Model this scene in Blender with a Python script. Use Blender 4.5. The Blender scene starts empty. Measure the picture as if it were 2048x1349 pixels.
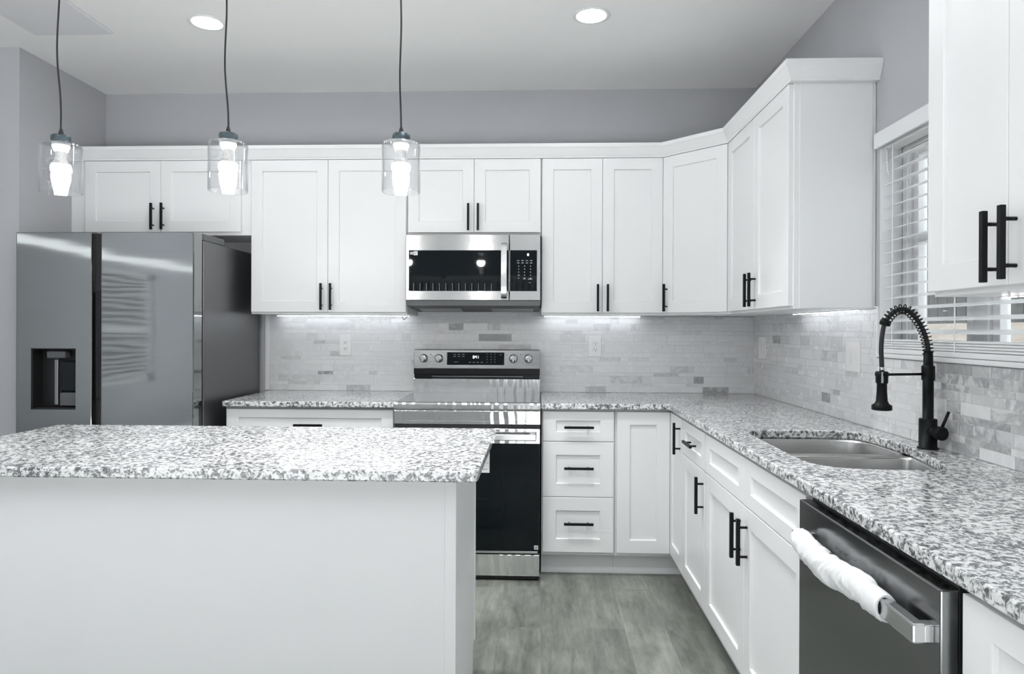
import bpy, bmesh, math, random
from mathutils import Vector, Matrix, noise
random.seed(7)
SC = bpy.context.scene
COL = SC.collection

# ------------------------------------------------------------------ camera, world, light, exposure
F_PX, W_PX = 1347.1, 2048
CAM_LOC = Vector((-0.017, -4.137, 1.288))
YAW, PITCH, ROLL = 0.0384, 0.0012, 0.0037
cam_d = bpy.data.cameras.new('camera')
cam = bpy.data.objects.new('camera', cam_d)
COL.objects.link(cam)
_r = Vector((math.cos(YAW), math.sin(YAW), 0)); _f = Vector((-math.sin(YAW), math.cos(YAW), 0)); _u = Vector((0, 0, 1))
_f2 = _f * math.cos(PITCH) - _u * math.sin(PITCH); _u2 = _u * math.cos(PITCH) + _f * math.sin(PITCH)
_rr = _r * math.cos(ROLL) + _u2 * math.sin(ROLL); _uu = _u2 * math.cos(ROLL) - _r * math.sin(ROLL)
_m = Matrix((_rr, _uu, -_f2)).transposed().to_4x4(); _m.translation = CAM_LOC
cam.matrix_world = _m
cam_d.sensor_fit = 'HORIZONTAL'; cam_d.sensor_width = 36
cam_d.lens = 36 * F_PX / W_PX
cam_d.shift_y = -12.3 / W_PX
cam_d.clip_start = 0.05
SC.camera = cam

world = bpy.data.worlds.new('world'); SC.world = world; world.use_nodes = True
_nt = world.node_tree; _bg = _nt.nodes['Background']
_sky = _nt.nodes.new('ShaderNodeTexSky'); _sky.sky_type = 'HOSEK_WILKIE'; _sky.turbidity = 6
_sky.sun_direction = (-0.5, -0.5, 0.7)
_mixw = _nt.nodes.new('ShaderNodeMixRGB'); _mixw.inputs[0].default_value = 0.75
_mixw.inputs[2].default_value = (0.95, 0.98, 1.0, 1)
_nt.links.new(_sky.outputs[0], _mixw.inputs[1]); _nt.links.new(_mixw.outputs[0], _bg.inputs[0])
# strengths of everything that gives light
L_WORLD, L_SUN, CAN_EMIT, BULB_EMIT, LED_EMIT, L_SPOT = 2.6, 13.0, 36.0, 250.0, 12.0, 54.0
_bg.inputs[1].default_value = L_WORLD
# the sun stands high on the left: it lights the added pale ground behind the viewer and stays out of the kitchen
_sun = bpy.data.lights.new('sun', 'SUN'); _sun.energy = L_SUN; _sun.angle = math.radians(2); _sun.color = (.97, .985, 1.0)
sun = bpy.data.objects.new('sun', _sun); COL.objects.link(sun)
sun.rotation_euler = Vector((.36, 0, -.93)).to_track_quat('-Z', 'Y').to_euler()

SC.view_settings.view_transform = 'Standard'
SC.view_settings.look = 'None'
SC.view_settings.exposure = 0.20
SC.view_settings.gamma = 1.0
SC.view_settings.use_curve_mapping = False

# ------------------------------------------------------------------ helpers
MATS = {}
def mat(name, color=(0.8, 0.8, 0.8), rough=0.5, metal=0.0, spec=0.5, coat=0.0, emit=None, estr=0.0, aniso=0.0):
    m = bpy.data.materials.new(name); m.use_nodes = True
    b = m.node_tree.nodes['Principled BSDF']
    b.inputs['Base Color'].default_value = (*color, 1); b.inputs['Roughness'].default_value = rough
    b.inputs['Metallic'].default_value = metal; b.inputs['Specular IOR Level'].default_value = spec
    b.inputs['Coat Weight'].default_value = coat; b.inputs['Coat Roughness'].default_value = 0.05
    b.inputs['Anisotropic'].default_value = aniso
    if emit:
        b.inputs['Emission Color'].default_value = (*emit, 1); b.inputs['Emission Strength'].default_value = estr
    MATS[name] = m
    return m
class NT:
    """small node-graph helper"""
    def __init__(s, m): s.t = m.node_tree; s.b = s.t.nodes['Principled BSDF']
    def n(s, typ, **kw):
        x = s.t.nodes.new(typ)
        for k, v in kw.items():
            if k.startswith('i_'): x.inputs[k[2:].replace('_', ' ')].default_value = v
            else: setattr(x, k, v)
        return x
    def l(s, a, b): s.t.links.new(a, b)
    def coord(s, scale=(1, 1, 1), out='Object'):
        tc = s.n('ShaderNodeTexCoord'); mp = s.n('ShaderNodeMapping'); mp.inputs['Scale'].default_value = scale
        s.l(tc.outputs[out], mp.inputs[0]); return mp.outputs[0]
    def noise(s, vec, scale, detail=3, rough=0.5, dist=0.0):
        x = s.n('ShaderNodeTexNoise'); x.inputs['Scale'].default_value = scale; x.inputs['Detail'].default_value = detail
        x.inputs['Roughness'].default_value = rough; x.inputs['Distortion'].default_value = dist
        if vec is not None: s.l(vec, x.inputs['Vector'])
        return x.outputs[0]
    def ramp(s, fac, stops):
        x = s.n('ShaderNodeValToRGB'); e = x.color_ramp.elements
        while len(e) < len(stops): e.new(0.5)
        for k, (p, c) in enumerate(stops):
            e[k].position = p; e[k].color = (*c, 1) if len(c) == 3 else c
        s.l(fac, x.inputs[0]); return x.outputs[0]
    def mix(s, fac, a, b, mode='MIX'):
        x = s.n('ShaderNodeMixRGB', blend_type=mode)
        for sock, v in ((x.inputs[0], fac), (x.inputs[1], a), (x.inputs[2], b)):
            if hasattr(v, 'is_linked') or hasattr(v, 'links'): s.l(v, sock)
            elif isinstance(v, (int, float)): sock.default_value = v
            else: sock.default_value = (*v, 1)
        return x.outputs[0]
    def math(s, op, a, b=None):
        x = s.n('ShaderNodeMath', operation=op)
        for sock, v in ((x.inputs[0], a), (x.inputs[1], b)):
            if v is None: continue
            if isinstance(v, (int, float)): sock.default_value = v
            else: s.l(v, sock)
        return x.outputs[0]
    def bump(s, h, strength=0.2, dist=0.01):
        x = s.n('ShaderNodeBump'); x.inputs['Strength'].default_value = strength; x.inputs['Distance'].default_value = dist
        s.l(h, x.inputs['Height']); s.l(x.outputs[0], s.b.inputs['Normal'])

class MB:
    """collects shapes into one mesh"""
    def __init__(s): s.bm = bmesh.new()
    def _new(s, fn):
        t = bmesh.new(); fn(t)
        me = bpy.data.meshes.new('tmp'); t.to_mesh(me); t.free(); s.bm.from_mesh(me); bpy.data.meshes.remove(me)
    def box(s, x0, x1, y0, y1, z0, z1, bev=0.0, seg=2):
        def f(t):
            bmesh.ops.create_cube(t, size=1)
            sx, sy, sz = x1 - x0, y1 - y0, z1 - z0
            for v in t.verts: v.co = Vector((x0 + (v.co.x + .5) * sx, y0 + (v.co.y + .5) * sy, z0 + (v.co.z + .5) * sz))
            if bev: bmesh.ops.bevel(t, geom=t.edges[:], offset=min(bev, abs(sx) * .45, abs(sy) * .45, abs(sz) * .45), segments=seg, profile=0.5, affect='EDGES')
            bmesh.ops.recalc_face_normals(t, faces=t.faces[:])
        s._new(f); return s
    def lathe(s, prof, c=(0, 0, 0), axis='z', n=32, smooth=True, cap=True):
        """prof: [(r, h)]"""
        def f(t):
            rings = []
            for r, h in prof:
                ring = []
                for k in range(n):
                    a = 2 * math.pi * k / n
                    p = (r * math.cos(a), r * math.sin(a), h)
                    if axis == 'y': p = (p[0], h, p[1])
                    if axis == 'x': p = (h, p[0], p[1])
                    ring.append(t.verts.new(Vector(p) + Vector(c)))
                rings.append(ring)
            for a, b in zip(rings, rings[1:]):
                for k in range(n):
                    fa = t.faces.new((a[k], a[(k + 1) % n], b[(k + 1) % n], b[k])); fa.smooth = smooth
            if cap:
                for ring in (rings[0], rings[-1]):
                    if (ring[0].co - ring[n // 2].co).length > 1e-6: t.faces.new(ring)
            bmesh.ops.remove_doubles(t, verts=t.verts[:], dist=1e-6)
            bmesh.ops.recalc_face_normals(t, faces=t.faces[:])
        s._new(f); return s
    def cyl(s, p0, p1, r, r2=None, n=24): return s.tube([p0, p1], [r, r if r2 is None else r2], n)
    def tube(s, pts, r, n=12, cap=True):
        pts = [Vector(p) for p in pts]
        rs = r if isinstance(r, (list, tuple)) else [r] * len(pts)
        def f(t):
            rings = []; prev = None
            for i, p in enumerate(pts):
                d = (pts[min(i + 1, len(pts) - 1)] - pts[max(i - 1, 0)]).normalized()
                if prev is None:
                    a = Vector((0, 0, 1)) if abs(d.z) < .9 else Vector((1, 0, 0))
                    u = d.cross(a).normalized()
                else:
                    u = (prev - d * prev.dot(d)).normalized()
                w = d.cross(u); prev = u
                rings.append([t.verts.new(p + (u * math.cos(2 * math.pi * k / n) + w * math.sin(2 * math.pi * k / n)) * rs[i]) for k in range(n)])
            for a, b in zip(rings, rings[1:]):
                for k in range(n):
                    t.faces.new((a[k], a[(k + 1) % n], b[(k + 1) % n], b[k])).smooth = True
            if cap: t.faces.new(rings[0]); t.faces.new(rings[-1])
            bmesh.ops.recalc_face_normals(t, faces=t.faces[:])
        s._new(f); return s
    def prism(s, poly, z0, z1, axis='z', bev=0.0):
        """poly in the plane across the axis: z -> (x,y), y -> (x,z), x -> (y,z)"""
        def P(a, b, h): return {'z': (a, b, h), 'y': (a, h, b), 'x': (h, a, b)}[axis]
        def f(t):
            lo = [t.verts.new(P(a, b, z0)) for a, b in poly]; hi = [t.verts.new(P(a, b, z1)) for a, b in poly]
            t.faces.new(lo); t.faces.new(hi)
            for k in range(len(poly)):
                j = (k + 1) % len(poly); t.faces.new((lo[k], lo[j], hi[j], hi[k]))
            bmesh.ops.recalc_face_normals(t, faces=t.faces[:])
            if bev: bmesh.ops.bevel(t, geom=t.edges[:], offset=bev, segments=2, profile=0.5, affect='EDGES')
        s._new(f); return s
    def shaker(s, x0, x1, z0, z1, yb, th=0.02, stile=0.06, rail=0.06, rec=0.009):
        """five-piece panel front: back plane at y=yb, face at y=yb-th (looking along +y)"""
        def f(t):
            yf = yb - th
            def ring(i, y, k=0, kr=None):
                kr = k if kr is None else kr
                return [t.verts.new(p) for p in ((x0 + i + k, y, z0 + i + kr), (x1 - i - k, y, z0 + i + kr), (x1 - i - k, y, z1 - i - kr), (x0 + i + k, y, z1 - i - kr))]
            R = [ring(0, yb), ring(0, yf + .0015), ring(.0015, yf), ring(0, yf, stile, rail), ring(.002, yf + .002, stile, rail), ring(.0035, yf + rec, stile, rail)]
            for a, b in zip(R, R[1:]):
                for k in range(4):
                    t.faces.new((a[k], a[(k + 1) % 4], b[(k + 1) % 4], b[k]))
            t.faces.new(R[-1]); t.faces.new(R[0])
            bmesh.ops.recalc_face_normals(t, faces=t.faces[:])
        s._new(f); return s
    def xf(s, M): bmesh.ops.transform(s.bm, matrix=M, verts=s.bm.verts[:]); return s
    def build(s, name, m, parent=None, local=False):
        if parent is not None and not local:
            bmesh.ops.transform(s.bm, matrix=MAT_OF[parent.name].inverted(), verts=s.bm.verts[:])
        me = bpy.data.meshes.new(name); s.bm.to_mesh(me); s.bm.free()
        o = bpy.data.objects.new(name, me); COL.objects.link(o)
        if m is not None: me.materials.append(m if not isinstance(m, str) else MATS[m])
        if parent is not None: o.parent = parent; MAT_OF[o.name] = MAT_OF[parent.name]
        else: MAT_OF[o.name] = Matrix.Identity(4)
        return o
MAT_OF = {}
def tag(o, label, cat, group=None, kind=None):
    o['label'] = label; o['category'] = cat
    if group: o['group'] = group
    if kind: o['kind'] = kind
    return o
def thing(name, label, cat, loc=(0, 0, 0), rotz=0.0, group=None):
    o = bpy.data.objects.new(name, None); COL.objects.link(o); o.empty_display_size = 0.1
    o.location = loc; o.rotation_euler = (0, 0, rotz)
    MAT_OF[o.name] = Matrix.Translation(loc) @ Matrix.Rotation(rotz, 4, 'Z')
    return tag(o, label, cat, group)
def struct(mb, name, m, label, cat):
    return tag(mb.build(name, m), label, cat, kind='structure')
def single(mb, name, m, label, cat, loc=None, group=None):
    """a thing that is one mesh, origin moved to loc"""
    if loc is not None: mb.xf(Matrix.Translation(-Vector(loc)))
    o = mb.build(name, m)
    if loc is not None: o.location = loc; MAT_OF[o.name] = Matrix.Translation(loc)
    return tag(o, label, cat, group)
def offset_poly(poly, d):
    """inward offset of a counter-clockwise polygon by d"""
    out = []; n = len(poly)
    for i in range(n):
        p0, p1, p2 = Vector(poly[i - 1]), Vector(poly[i]), Vector(poly[(i + 1) % n])
        a = (p1 - p0).normalized(); b = (p2 - p1).normalized()
        na, nb = Vector((-a.y, a.x)), Vector((-b.y, b.x))
        m = (na + nb); L = m.length
        m = m / L if L > 1e-6 else na
        out.append(tuple(p1 + m * (d / max(.35, m.dot(na)))))
    return out
def catmull(pts, sub=4):
    out = []; n = len(pts)
    for i in range(n):
        p0, p1, p2, p3 = (Vector(pts[(i + k - 1) % n]) for k in range(4))
        for j in range(sub):
            t = j / sub
            out.append(tuple(0.5 * ((2 * p1) + (p2 - p0) * t + (2 * p0 - 5 * p1 + 4 * p2 - p3) * t * t + (3 * p1 - p0 - 3 * p2 + p3) * t ** 3)))
    return out
def chaikin(pts, it=2):
    for _ in range(it):
        o = []
        for i in range(len(pts)):
            a, b = Vector(pts[i]), Vector(pts[(i + 1) % len(pts)])
            o += [tuple(a * .75 + b * .25), tuple(a * .25 + b * .75)]
        pts = o
    return pts
def round_corners(poly, radii, n=5):
    out = []; N = len(poly)
    for i in range(N):
        r = radii[i] if isinstance(radii, (list, tuple)) else radii
        p0, p1, p2 = Vector(poly[i - 1]), Vector(poly[i]), Vector(poly[(i + 1) % N])
        if r <= 0: out.append(tuple(p1)); continue
        a = p1 + (p0 - p1).normalized() * r; b = p1 + (p2 - p1).normalized() * r
        for k in range(n + 1):
            t = k / n; out.append(tuple(a * (1 - t) ** 2 + p1 * 2 * t * (1 - t) + b * t * t))
    return out
def slab(mb, outer, holes, z0, z1, e=0.004):
    """stone slab with eased edges; outer counter-clockwise, holes counter-clockwise"""
    def f(t):
        def loop(poly, z): return [t.verts.new((x, y, z)) for x, y in poly]
        def bridge(a, b, sm=False):
            for k in range(len(a)):
                j = (k + 1) % len(a); t.faces.new((a[k], a[j], b[j], b[k])).smooth = sm
        tops, bots = [], []
        for poly, sgn in [(outer, 1)] + [(h, -1) for h in holes]:
            i1 = offset_poly(poly, sgn * e); i2 = offset_poly(poly, sgn * e * .3)
            A = loop(i1, z1); A2 = loop(i2, z1 - e * .3); B = loop(poly, z1 - e); Cc = loop(poly, z0 + e); D = loop(i1, z0)
            bridge(A, A2); bridge(A2, B); bridge(B, Cc); bridge(Cc, D); tops.append(A); bots.append(D)
        for ls in (tops, bots):
            es = []
            for L in ls:
                for k in range(len(L)):
                    ed = t.edges.get((L[k], L[(k + 1) % len(L)])); es.append(ed)
            bmesh.ops.triangle_fill(t, use_beauty=True, use_dissolve=False, edges=es)
        bmesh.ops.recalc_face_normals(t, faces=t.faces[:])
    mb._new(f); return mb
def pieces(name, m, parent, boxes, bev=0.0):
    """one small box part per entry"""
    for b in boxes: MB().box(*b, bev).build(name, m, parent)
def digits(mb, text, x, z, y, h, gap=.3):
    """seven-segment figures as thin bars on a plane facing -y; x is the left end"""
    SEG = {'0': 'abcdef', '1': 'bc', '2': 'abged', '3': 'abgcd', '4': 'fgbc', '5': 'afgcd', '6': 'afgedc', '7': 'abc', '8': 'abcdefg', '9': 'abcdfg'}
    w = h * .5; t = h * .13
    for ch in text:
        if ch == ':':
            for zz in (.3, .7): mb.box(x, x + t, y - .0006, y, z + h * zz - t / 2, z + h * zz + t / 2)
            x += t + w * gap; continue
        if ch == ' ': x += w * (1 + gap); continue
        R = {'a': (0, w, h - t, h), 'g': (0, w, h / 2 - t / 2, h / 2 + t / 2), 'd': (0, w, 0, t), 'f': (0, t, h / 2, h), 'b': (w - t, w, h / 2, h), 'e': (0, t, 0, h / 2), 'c': (w - t, w, 0, h / 2)}
        for sgm in SEG[ch]:
            a, b, c, d = R[sgm]; mb.box(x + a, x + b, y - .0006, y, z + c, z + d)
        x += w * (1 + gap)
# ------------------------------------------------------------------ materials
def m_paint(name, col, rough, nscale=60, bump=.03, var=.015):
    m = mat(name, col, rough); g = NT(m); v = g.coord()
    n = g.noise(v, 3, 3); c = g.mix(n, tuple(max(0, x - var) for x in col), tuple(min(1, x + var) for x in col)); g.l(c, g.b.inputs['Base Color'])
    g.bump(g.noise(v, nscale, 4, .6), bump, .004); return m
m_paint('cabinet_white', (0.83, 0.835, 0.84), 0.32, 25, .01, .006)
m_paint('wall_paint', (0.49, 0.495, 0.52), 0.75, 180, .08)
m_paint('ceiling_paint', (0.90, 0.90, 0.895), 0.85, 140, .10)
m_paint('trim_white', (0.82, 0.83, 0.84), 0.35, 30, .01, .006)
m_paint('bounce_pale', (0.80, 0.80, 0.79), 0.8, 20, .03)
m_paint('rear_siding', (0.16, 0.16, 0.165), 0.8, 20, .03)
mat('blind_fabric', (.36, .36, .36), .8)
m_paint('panel_grey', (0.75, 0.75, 0.77), 0.8, 140, .05)

def m_granite():
    m = mat('granite', (.6, .6, .6), .12, spec=.6); g = NT(m); v = g.coord()
    warp = g.n('ShaderNodeTexNoise'); warp.inputs['Scale'].default_value = 35; warp.inputs['Detail'].default_value = 2; g.l(v, warp.inputs['Vector'])
    vv = g.n('ShaderNodeVectorMath', operation='MULTIPLY_ADD'); g.l(warp.outputs['Color'], vv.inputs[0]); vv.inputs[1].default_value = (.022, .022, .022); g.l(v, vv.inputs[2])
    vo = g.n('ShaderNodeTexVoronoi'); vo.feature = 'F1'; vo.inputs['Scale'].default_value = 78; g.l(vv.outputs[0], vo.inputs['Vector'])
    cell = g.n('ShaderNodeSeparateColor'); g.l(vo.outputs['Color'], cell.inputs[0])
    big = g.noise(vv.outputs[0], 74, 3, .62, .5)
    patch = g.noise(v, 9, 2, .5)
    f = g.math('ADD', g.math('MULTIPLY', cell.outputs[0], .16), big)
    fine = g.noise(v, 210, 3, .65)
    f = g.math('ADD', f, g.math('MULTIPLY', g.math('SUBTRACT', fine, .5), .42))
    f = g.math('ADD', f, g.math('MULTIPLY', g.math('SUBTRACT', patch, .5), .16))
    c = g.ramp(f, [(0.0, (.06, .062, .066)), (.435, (.10, .104, .11)), (.507, (.21, .215, .22)), (.56, (.37, .375, .38)), (.605, (.66, .67, .675)), (.72, (.78, .79, .79)), (1, (.86, .86, .86))])
    g.l(c, g.b.inputs['Base Color']); return m
m_granite()

def m_tile():
    m = mat('marble_tile', (.7, .7, .7), .22); g = NT(m); v = g.coord()
    at = g.n('ShaderNodeAttribute'); at.attribute_name = 'tile'; sp = g.n('ShaderNodeSeparateColor'); g.l(at.outputs['Color'], sp.inputs[0])
    off = g.n('ShaderNodeCombineXYZ'); 
    for k in range(3): g.l(g.math('MULTIPLY', sp.outputs[2], 40 + 13 * k), off.inputs[k])
    ad = g.n('ShaderNodeVectorMath', operation='ADD'); g.l(v, ad.inputs[0]); g.l(off.outputs[0], ad.inputs[1])
    n = g.noise(ad.outputs[0], 9, 5, .6, 1.2)
    vein = g.math('SUBTRACT', 1.0, g.math('MULTIPLY', g.math('ABSOLUTE', g.math('SUBTRACT', n, .5)), 9))
    vein = g.math('MAXIMUM', vein, 0); vein = g.math('MULTIPLY', vein, g.math('ADD', g.math('MULTIPLY', sp.outputs[1], .75), 0.0))
    cloud = g.noise(ad.outputs[0], 16, 3, .5)
    base = g.mix(sp.outputs[0], (.84, .845, .855), (.22, .225, .225))
    base = g.mix(g.math('MULTIPLY', g.math('SUBTRACT', cloud, .10), g.math('ADD', .08, g.math('MULTIPLY', sp.outputs[0], .5))), base, (.60, .61, .62))
    base = g.mix(vein, base, (.22, .23, .24)); g.l(base, g.b.inputs['Base Color'])
    g.l(g.math('ADD', .18, g.math('MULTIPLY', cloud, .15)), g.b.inputs['Roughness']); return m
m_tile()
mat('grout', (.76, .765, .77), .8)

def m_floor():
    m = mat('vinyl_plank', (.3, .3, .28), .32); g = NT(m)
    tc = g.n('ShaderNodeTexCoord'); mp = g.n('ShaderNodeMapping'); mp.inputs['Rotation'].default_value = (0, 0, math.radians(90)); g.l(tc.outputs['Object'], mp.inputs[0])
    br = g.n('ShaderNodeTexBrick'); g.l(mp.outputs[0], br.inputs['Vector'])
    for k, val in (('Scale', 1.0), ('Mortar Size', .0012), ('Brick Width', 1.22), ('Row Height', .18), ('Mortar Smooth', .2), ('Bias', 0.0)): br.inputs[k].default_value = val
    br.offset = .37; br.inputs['Color1'].default_value = (0, 0, 0, 1); br.inputs['Color2'].default_value = (1, 1, 1, 1); br.inputs['Mortar'].default_value = (.3, .3, .3, 1)
    tone = br.outputs['Color']
    def stretched(sx, sy):
        s1 = g.n('ShaderNodeMapping'); s1.inputs['Scale'].default_value = (sx, sy, 1); g.l(tc.outputs['Object'], s1.inputs[0])
        of = g.n('ShaderNodeVectorMath', operation='MULTIPLY_ADD'); g.l(tone, of.inputs[0]); of.inputs[1].default_value = (7, 7, 7); g.l(s1.outputs[0], of.inputs[2]); return of.outputs[0]
    grain = g.noise(stretched(8, 1.0), 2.2, 6, .62, .6); cl = g.noise(stretched(3.0, 1.6), 2.0, 5, .6, .4); fine = g.noise(stretched(30, 6), 2.0, 4, .6)
    f = g.math('ADD', g.math('MULTIPLY', grain, .45), g.math('MULTIPLY', cl, .45)); f = g.math('ADD', f, g.math('MULTIPLY', g.math('SUBTRACT', fine, .4), .25))
    f = g.math('ADD', f, g.math('MULTIPLY', g.math('SUBTRACT', tone, .5), .10))
    c = g.ramp(f, [(.30, (.10, .106, .092)), (.45, (.185, .195, .172)), (.58, (.275, .285, .254)), (.72, (.42, .43, .385))])
    c = g.mix(g.math('MULTIPLY', br.outputs['Fac'], .45), c, (.12, .125, .11)); g.l(c, g.b.inputs['Base Color'])
    g.l(g.math('ADD', .25, g.math('MULTIPLY', grain, .2)), g.b.inputs['Roughness']); g.bump(grain, .05, .003); return m
m_floor()

def m_steel(name, col, rough, aniso, bs, wave=(1, 1, 3), bump=.12, line=(6, 6, 900), rot=0.0, film=False):
    m = mat(name, col, rough, 1.0, aniso=aniso); g = NT(m)
    v = g.coord(line); ln = g.noise(v, 1.0, 2, .5)
    if aniso:
        tg = g.n('ShaderNodeTangent'); tg.direction_type = 'RADIAL'; tg.axis = 'Z'; g.l(tg.outputs[0], g.b.inputs['Tangent']); g.b.inputs['Anisotropic Rotation'].default_value = rot
    g.l(g.math('ADD', rough - .05, g.math('MULTIPLY', ln, .1)), g.b.inputs['Roughness'])
    c = g.mix(ln, tuple(x * .93 for x in col), col); g.l(c, g.b.inputs['Base Color'])
    h = g.noise(g.coord(wave), bs, 2, .4)
    if film:                                                        # the clinging wrapper leaves upright ripples
        wv = g.n('ShaderNodeTexWave', wave_type='BANDS', bands_direction='X'); wv.inputs['Scale'].default_value = 6.5; wv.inputs['Distortion'].default_value = 5.0; wv.inputs['Detail'].default_value = 1; wv.inputs['Detail Scale'].default_value = .7
        g.l(g.coord((1, 1, .8)), wv.inputs['Vector']); h = g.math('ADD', h, g.math('MULTIPLY', wv.outputs['Fac'], .50))
    g.bump(h, bump, .02); return m
m_steel('fridge_steel', (.31, .325, .322), .06, .4, 2.2, (.6, 1, 2.0), .07)
m_steel('fridge_side', (.20, .20, .205), .42, 0, 2, bump=.02)
m_steel('panel_steel', (.36, .365, .37), .26, 0, 3, bump=.02)
m_steel('range_steel', (.85, .855, .86), .11, .9, 5, (2.2, 2.2, .9), .10, rot=.25, film=True)
m_steel('microwave_steel', (.50, .505, .51), .24, .88, 3, bump=.03, rot=.25)
m_steel('dishwasher_steel', (.27, .275, .28), .20, .3, 2, bump=.03)
m_steel('sink_steel', (.66, .66, .65), .24, .3, 3, bump=.03)
m_steel('bright_steel', (.66, .665, .67), .22, 0, 3, bump=.02)
mat('black_glass', (.005, .008, .010), .03, spec=.28)
mat('cooktop_glass', (.035, .037, .040), .06, spec=.8, coat=.6)
mat('black_metal', (.006, .0065, .007), .42, spec=.18)
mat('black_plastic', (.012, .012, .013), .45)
mat('dark_plastic', (.008, .009, .010), .18, spec=.3)
mat('grey_plastic', (.10, .105, .11), .35)
mat('mid_grey_metal', (.32, .33, .34), .4, 1.0)
mat('white_plastic', (.88, .88, .88), .3)
mat('slot_dark', (.02, .02, .02), .6)
mat('paper', (.80, .80, .79), .6)
mat('print_grey', (.30, .31, .32), .6)
mat('print_pale', (.45, .47, .49), .5)
mat('bulb_neck', (.30, .30, .30), .5)
mat('pendant_cap', (.075, .10, .115), .35, .6)
mat('gap_shadow_grey', (.45, .45, .45), .6)
mat('lit_digits', (.5, .5, .5), .5, emit=(.85, .9, 1), estr=2.2)
mat('bulb_glow', (1, 1, 1), .5, emit=(1.0, .975, .93), estr=BULB_EMIT)
mat('can_glow', (1, 1, 1), .5, emit=(.96, .985, 1.0), estr=CAN_EMIT)
mat('led_glow', (1, 1, 1), .5, emit=(.93, .96, 1.0), estr=LED_EMIT)
mat('led_dot', (1, 1, 1), .5, emit=(1, .97, .92), estr=40)
def m_clear(name, tint, ior=1.45, rough=.0, gloss=1.0):
    """thin clear glass: light passes straight through, the rest mirrors off by Fresnel"""
    m = bpy.data.materials.new(name); m.use_nodes = True; t = m.node_tree; t.nodes.clear()
    out = t.nodes.new('ShaderNodeOutputMaterial'); mx = t.nodes.new('ShaderNodeMixShader'); tr = t.nodes.new('ShaderNodeBsdfTransparent'); gl = t.nodes.new('ShaderNodeBsdfGlossy')
    lw = t.nodes.new('ShaderNodeLayerWeight'); lw.inputs[0].default_value = .5; pw = t.nodes.new('ShaderNodeMath'); pw.operation = 'POWER'; pw.inputs[1].default_value = 4; fr = t.nodes.new('ShaderNodeMath'); fr.operation = 'MULTIPLY_ADD'; fr.inputs[1].default_value = .90; fr.inputs[2].default_value = .045; t.links.new(lw.outputs['Facing'], pw.inputs[0]); t.links.new(pw.outputs[0], fr.inputs[0]); tr.inputs[0].default_value = (*tint, 1); gl.inputs['Roughness'].default_value = rough
    gl.inputs[0].default_value = (gloss, gloss, gloss, 1)
    t.links.new(fr.outputs[0], mx.inputs[0]); t.links.new(tr.outputs[0], mx.inputs[1]); t.links.new(gl.outputs[0], mx.inputs[2]); t.links.new(mx.outputs[0], out.inputs[0])
    MATS[name] = m; return m
m_clear('clear_glass', (.965, .97, .975)); m_clear('window_glass', (.96, .97, .97))
def m_cloth():
    m = mat('wrap_cloth', (.78, .79, .80), .85); g = NT(m); v = g.coord(); b = g.b
    b.inputs['Subsurface Weight'].default_value = .05
    g.bump(g.noise(g.coord((30, 120, 30)), 2.5, 4, .6), .25, .006); return m
m_cloth()
def m_fence():
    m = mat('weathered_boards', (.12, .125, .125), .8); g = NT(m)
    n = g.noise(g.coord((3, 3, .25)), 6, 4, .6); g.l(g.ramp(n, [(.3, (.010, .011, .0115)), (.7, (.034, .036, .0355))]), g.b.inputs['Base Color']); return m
m_fence()
def m_ground():
    m = mat('dry_ground', (.42, .37, .30), .95); g = NT(m); n = g.noise(g.coord(), 8, 6, .7)
    g.l(g.ramp(n, [(.3, (.075, .065, .053)), (.7, (.125, .112, .096))]), g.b.inputs['Base Color']); return m
m_ground()
def m_leaf():
    m = mat('leaf_green', (.04, .11, .05), .7); g = NT(m); n = g.noise(g.coord(), 5, 4, .6)
    g.l(g.ramp(n, [(.3, (.015, .05, .03)), (.7, (.08, .17, .08))]), g.b.inputs['Base Color']); return m
m_leaf(); mat('bark', (.08, .06, .045), .9)
# ------------------------------------------------------------------ the room
XL, XR, ZC = -2.7358, 1.2975, 2.7616
YR, XF = -8.0, -10.5                       # far end of the living area
YN = -0.7085                              # end of the wall beside the refrigerator
WY0, WY1, WZ0, WZ1 = -2.375, -1.493, 1.204, 2.03
YO, XO = -4.9, -5.0                       # kitchen ceiling ends here, left open behind to let sky light in
struct(MB().box(XO, XR + .14, YO, .1, -.06, 0), 'floor', 'vinyl_plank', 'grey wood-look plank floor', 'floor')
struct(MB().box(XF - 2, XR + 3, YR - .1, YO, -.08, -.02).box(XF - 2, XO, YO, .1, -.08, -.02), 'bounce_ground', 'bounce_pale', 'added pale light-bouncing ground behind the viewer', 'bounce_ground')  # added pale ground that bounces sun and sky light into the kitchen
struct(MB().box(XO, XR + .14, YO, .1, ZC, ZC + .06), 'ceiling', 'ceiling_paint', 'flat off-white ceiling', 'ceiling')
struct(MB().box(XL, XR + .14, 0, .1, 0, ZC), 'wall_back', 'wall_paint', 'lavender grey wall behind the range and upper cabinets', 'wall')
struct(MB().box(XO, XL, YN, .1, 0, ZC), 'wall_left', 'wall_paint', 'grey wall beside the refrigerator', 'wall')
w = MB()
for a, b, c, d in ((YO, WY0, 0, ZC), (WY1, 0, 0, ZC), (WY0, WY1, 0, WZ0 - .015), (WY0, WY1, WZ1, ZC)): w.box(XR, XR + .14, a, b, c, d)
struct(w, 'wall_right', 'wall_paint', 'grey wall with the window over the sink', 'wall')
w = MB()
ZR = 3.4; GD = (-3.3, .1, 0.0, 2.2); RW = (-6.1, -5.0, .60, 2.0)
for a, b, c, d in ((XO - .1, GD[0], 0, ZR), (GD[0], GD[1], GD[3], ZR), (GD[1], XR + 1, 0, ZR)): w.box(a, b, YR - .1, YR, c, d)
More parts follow.
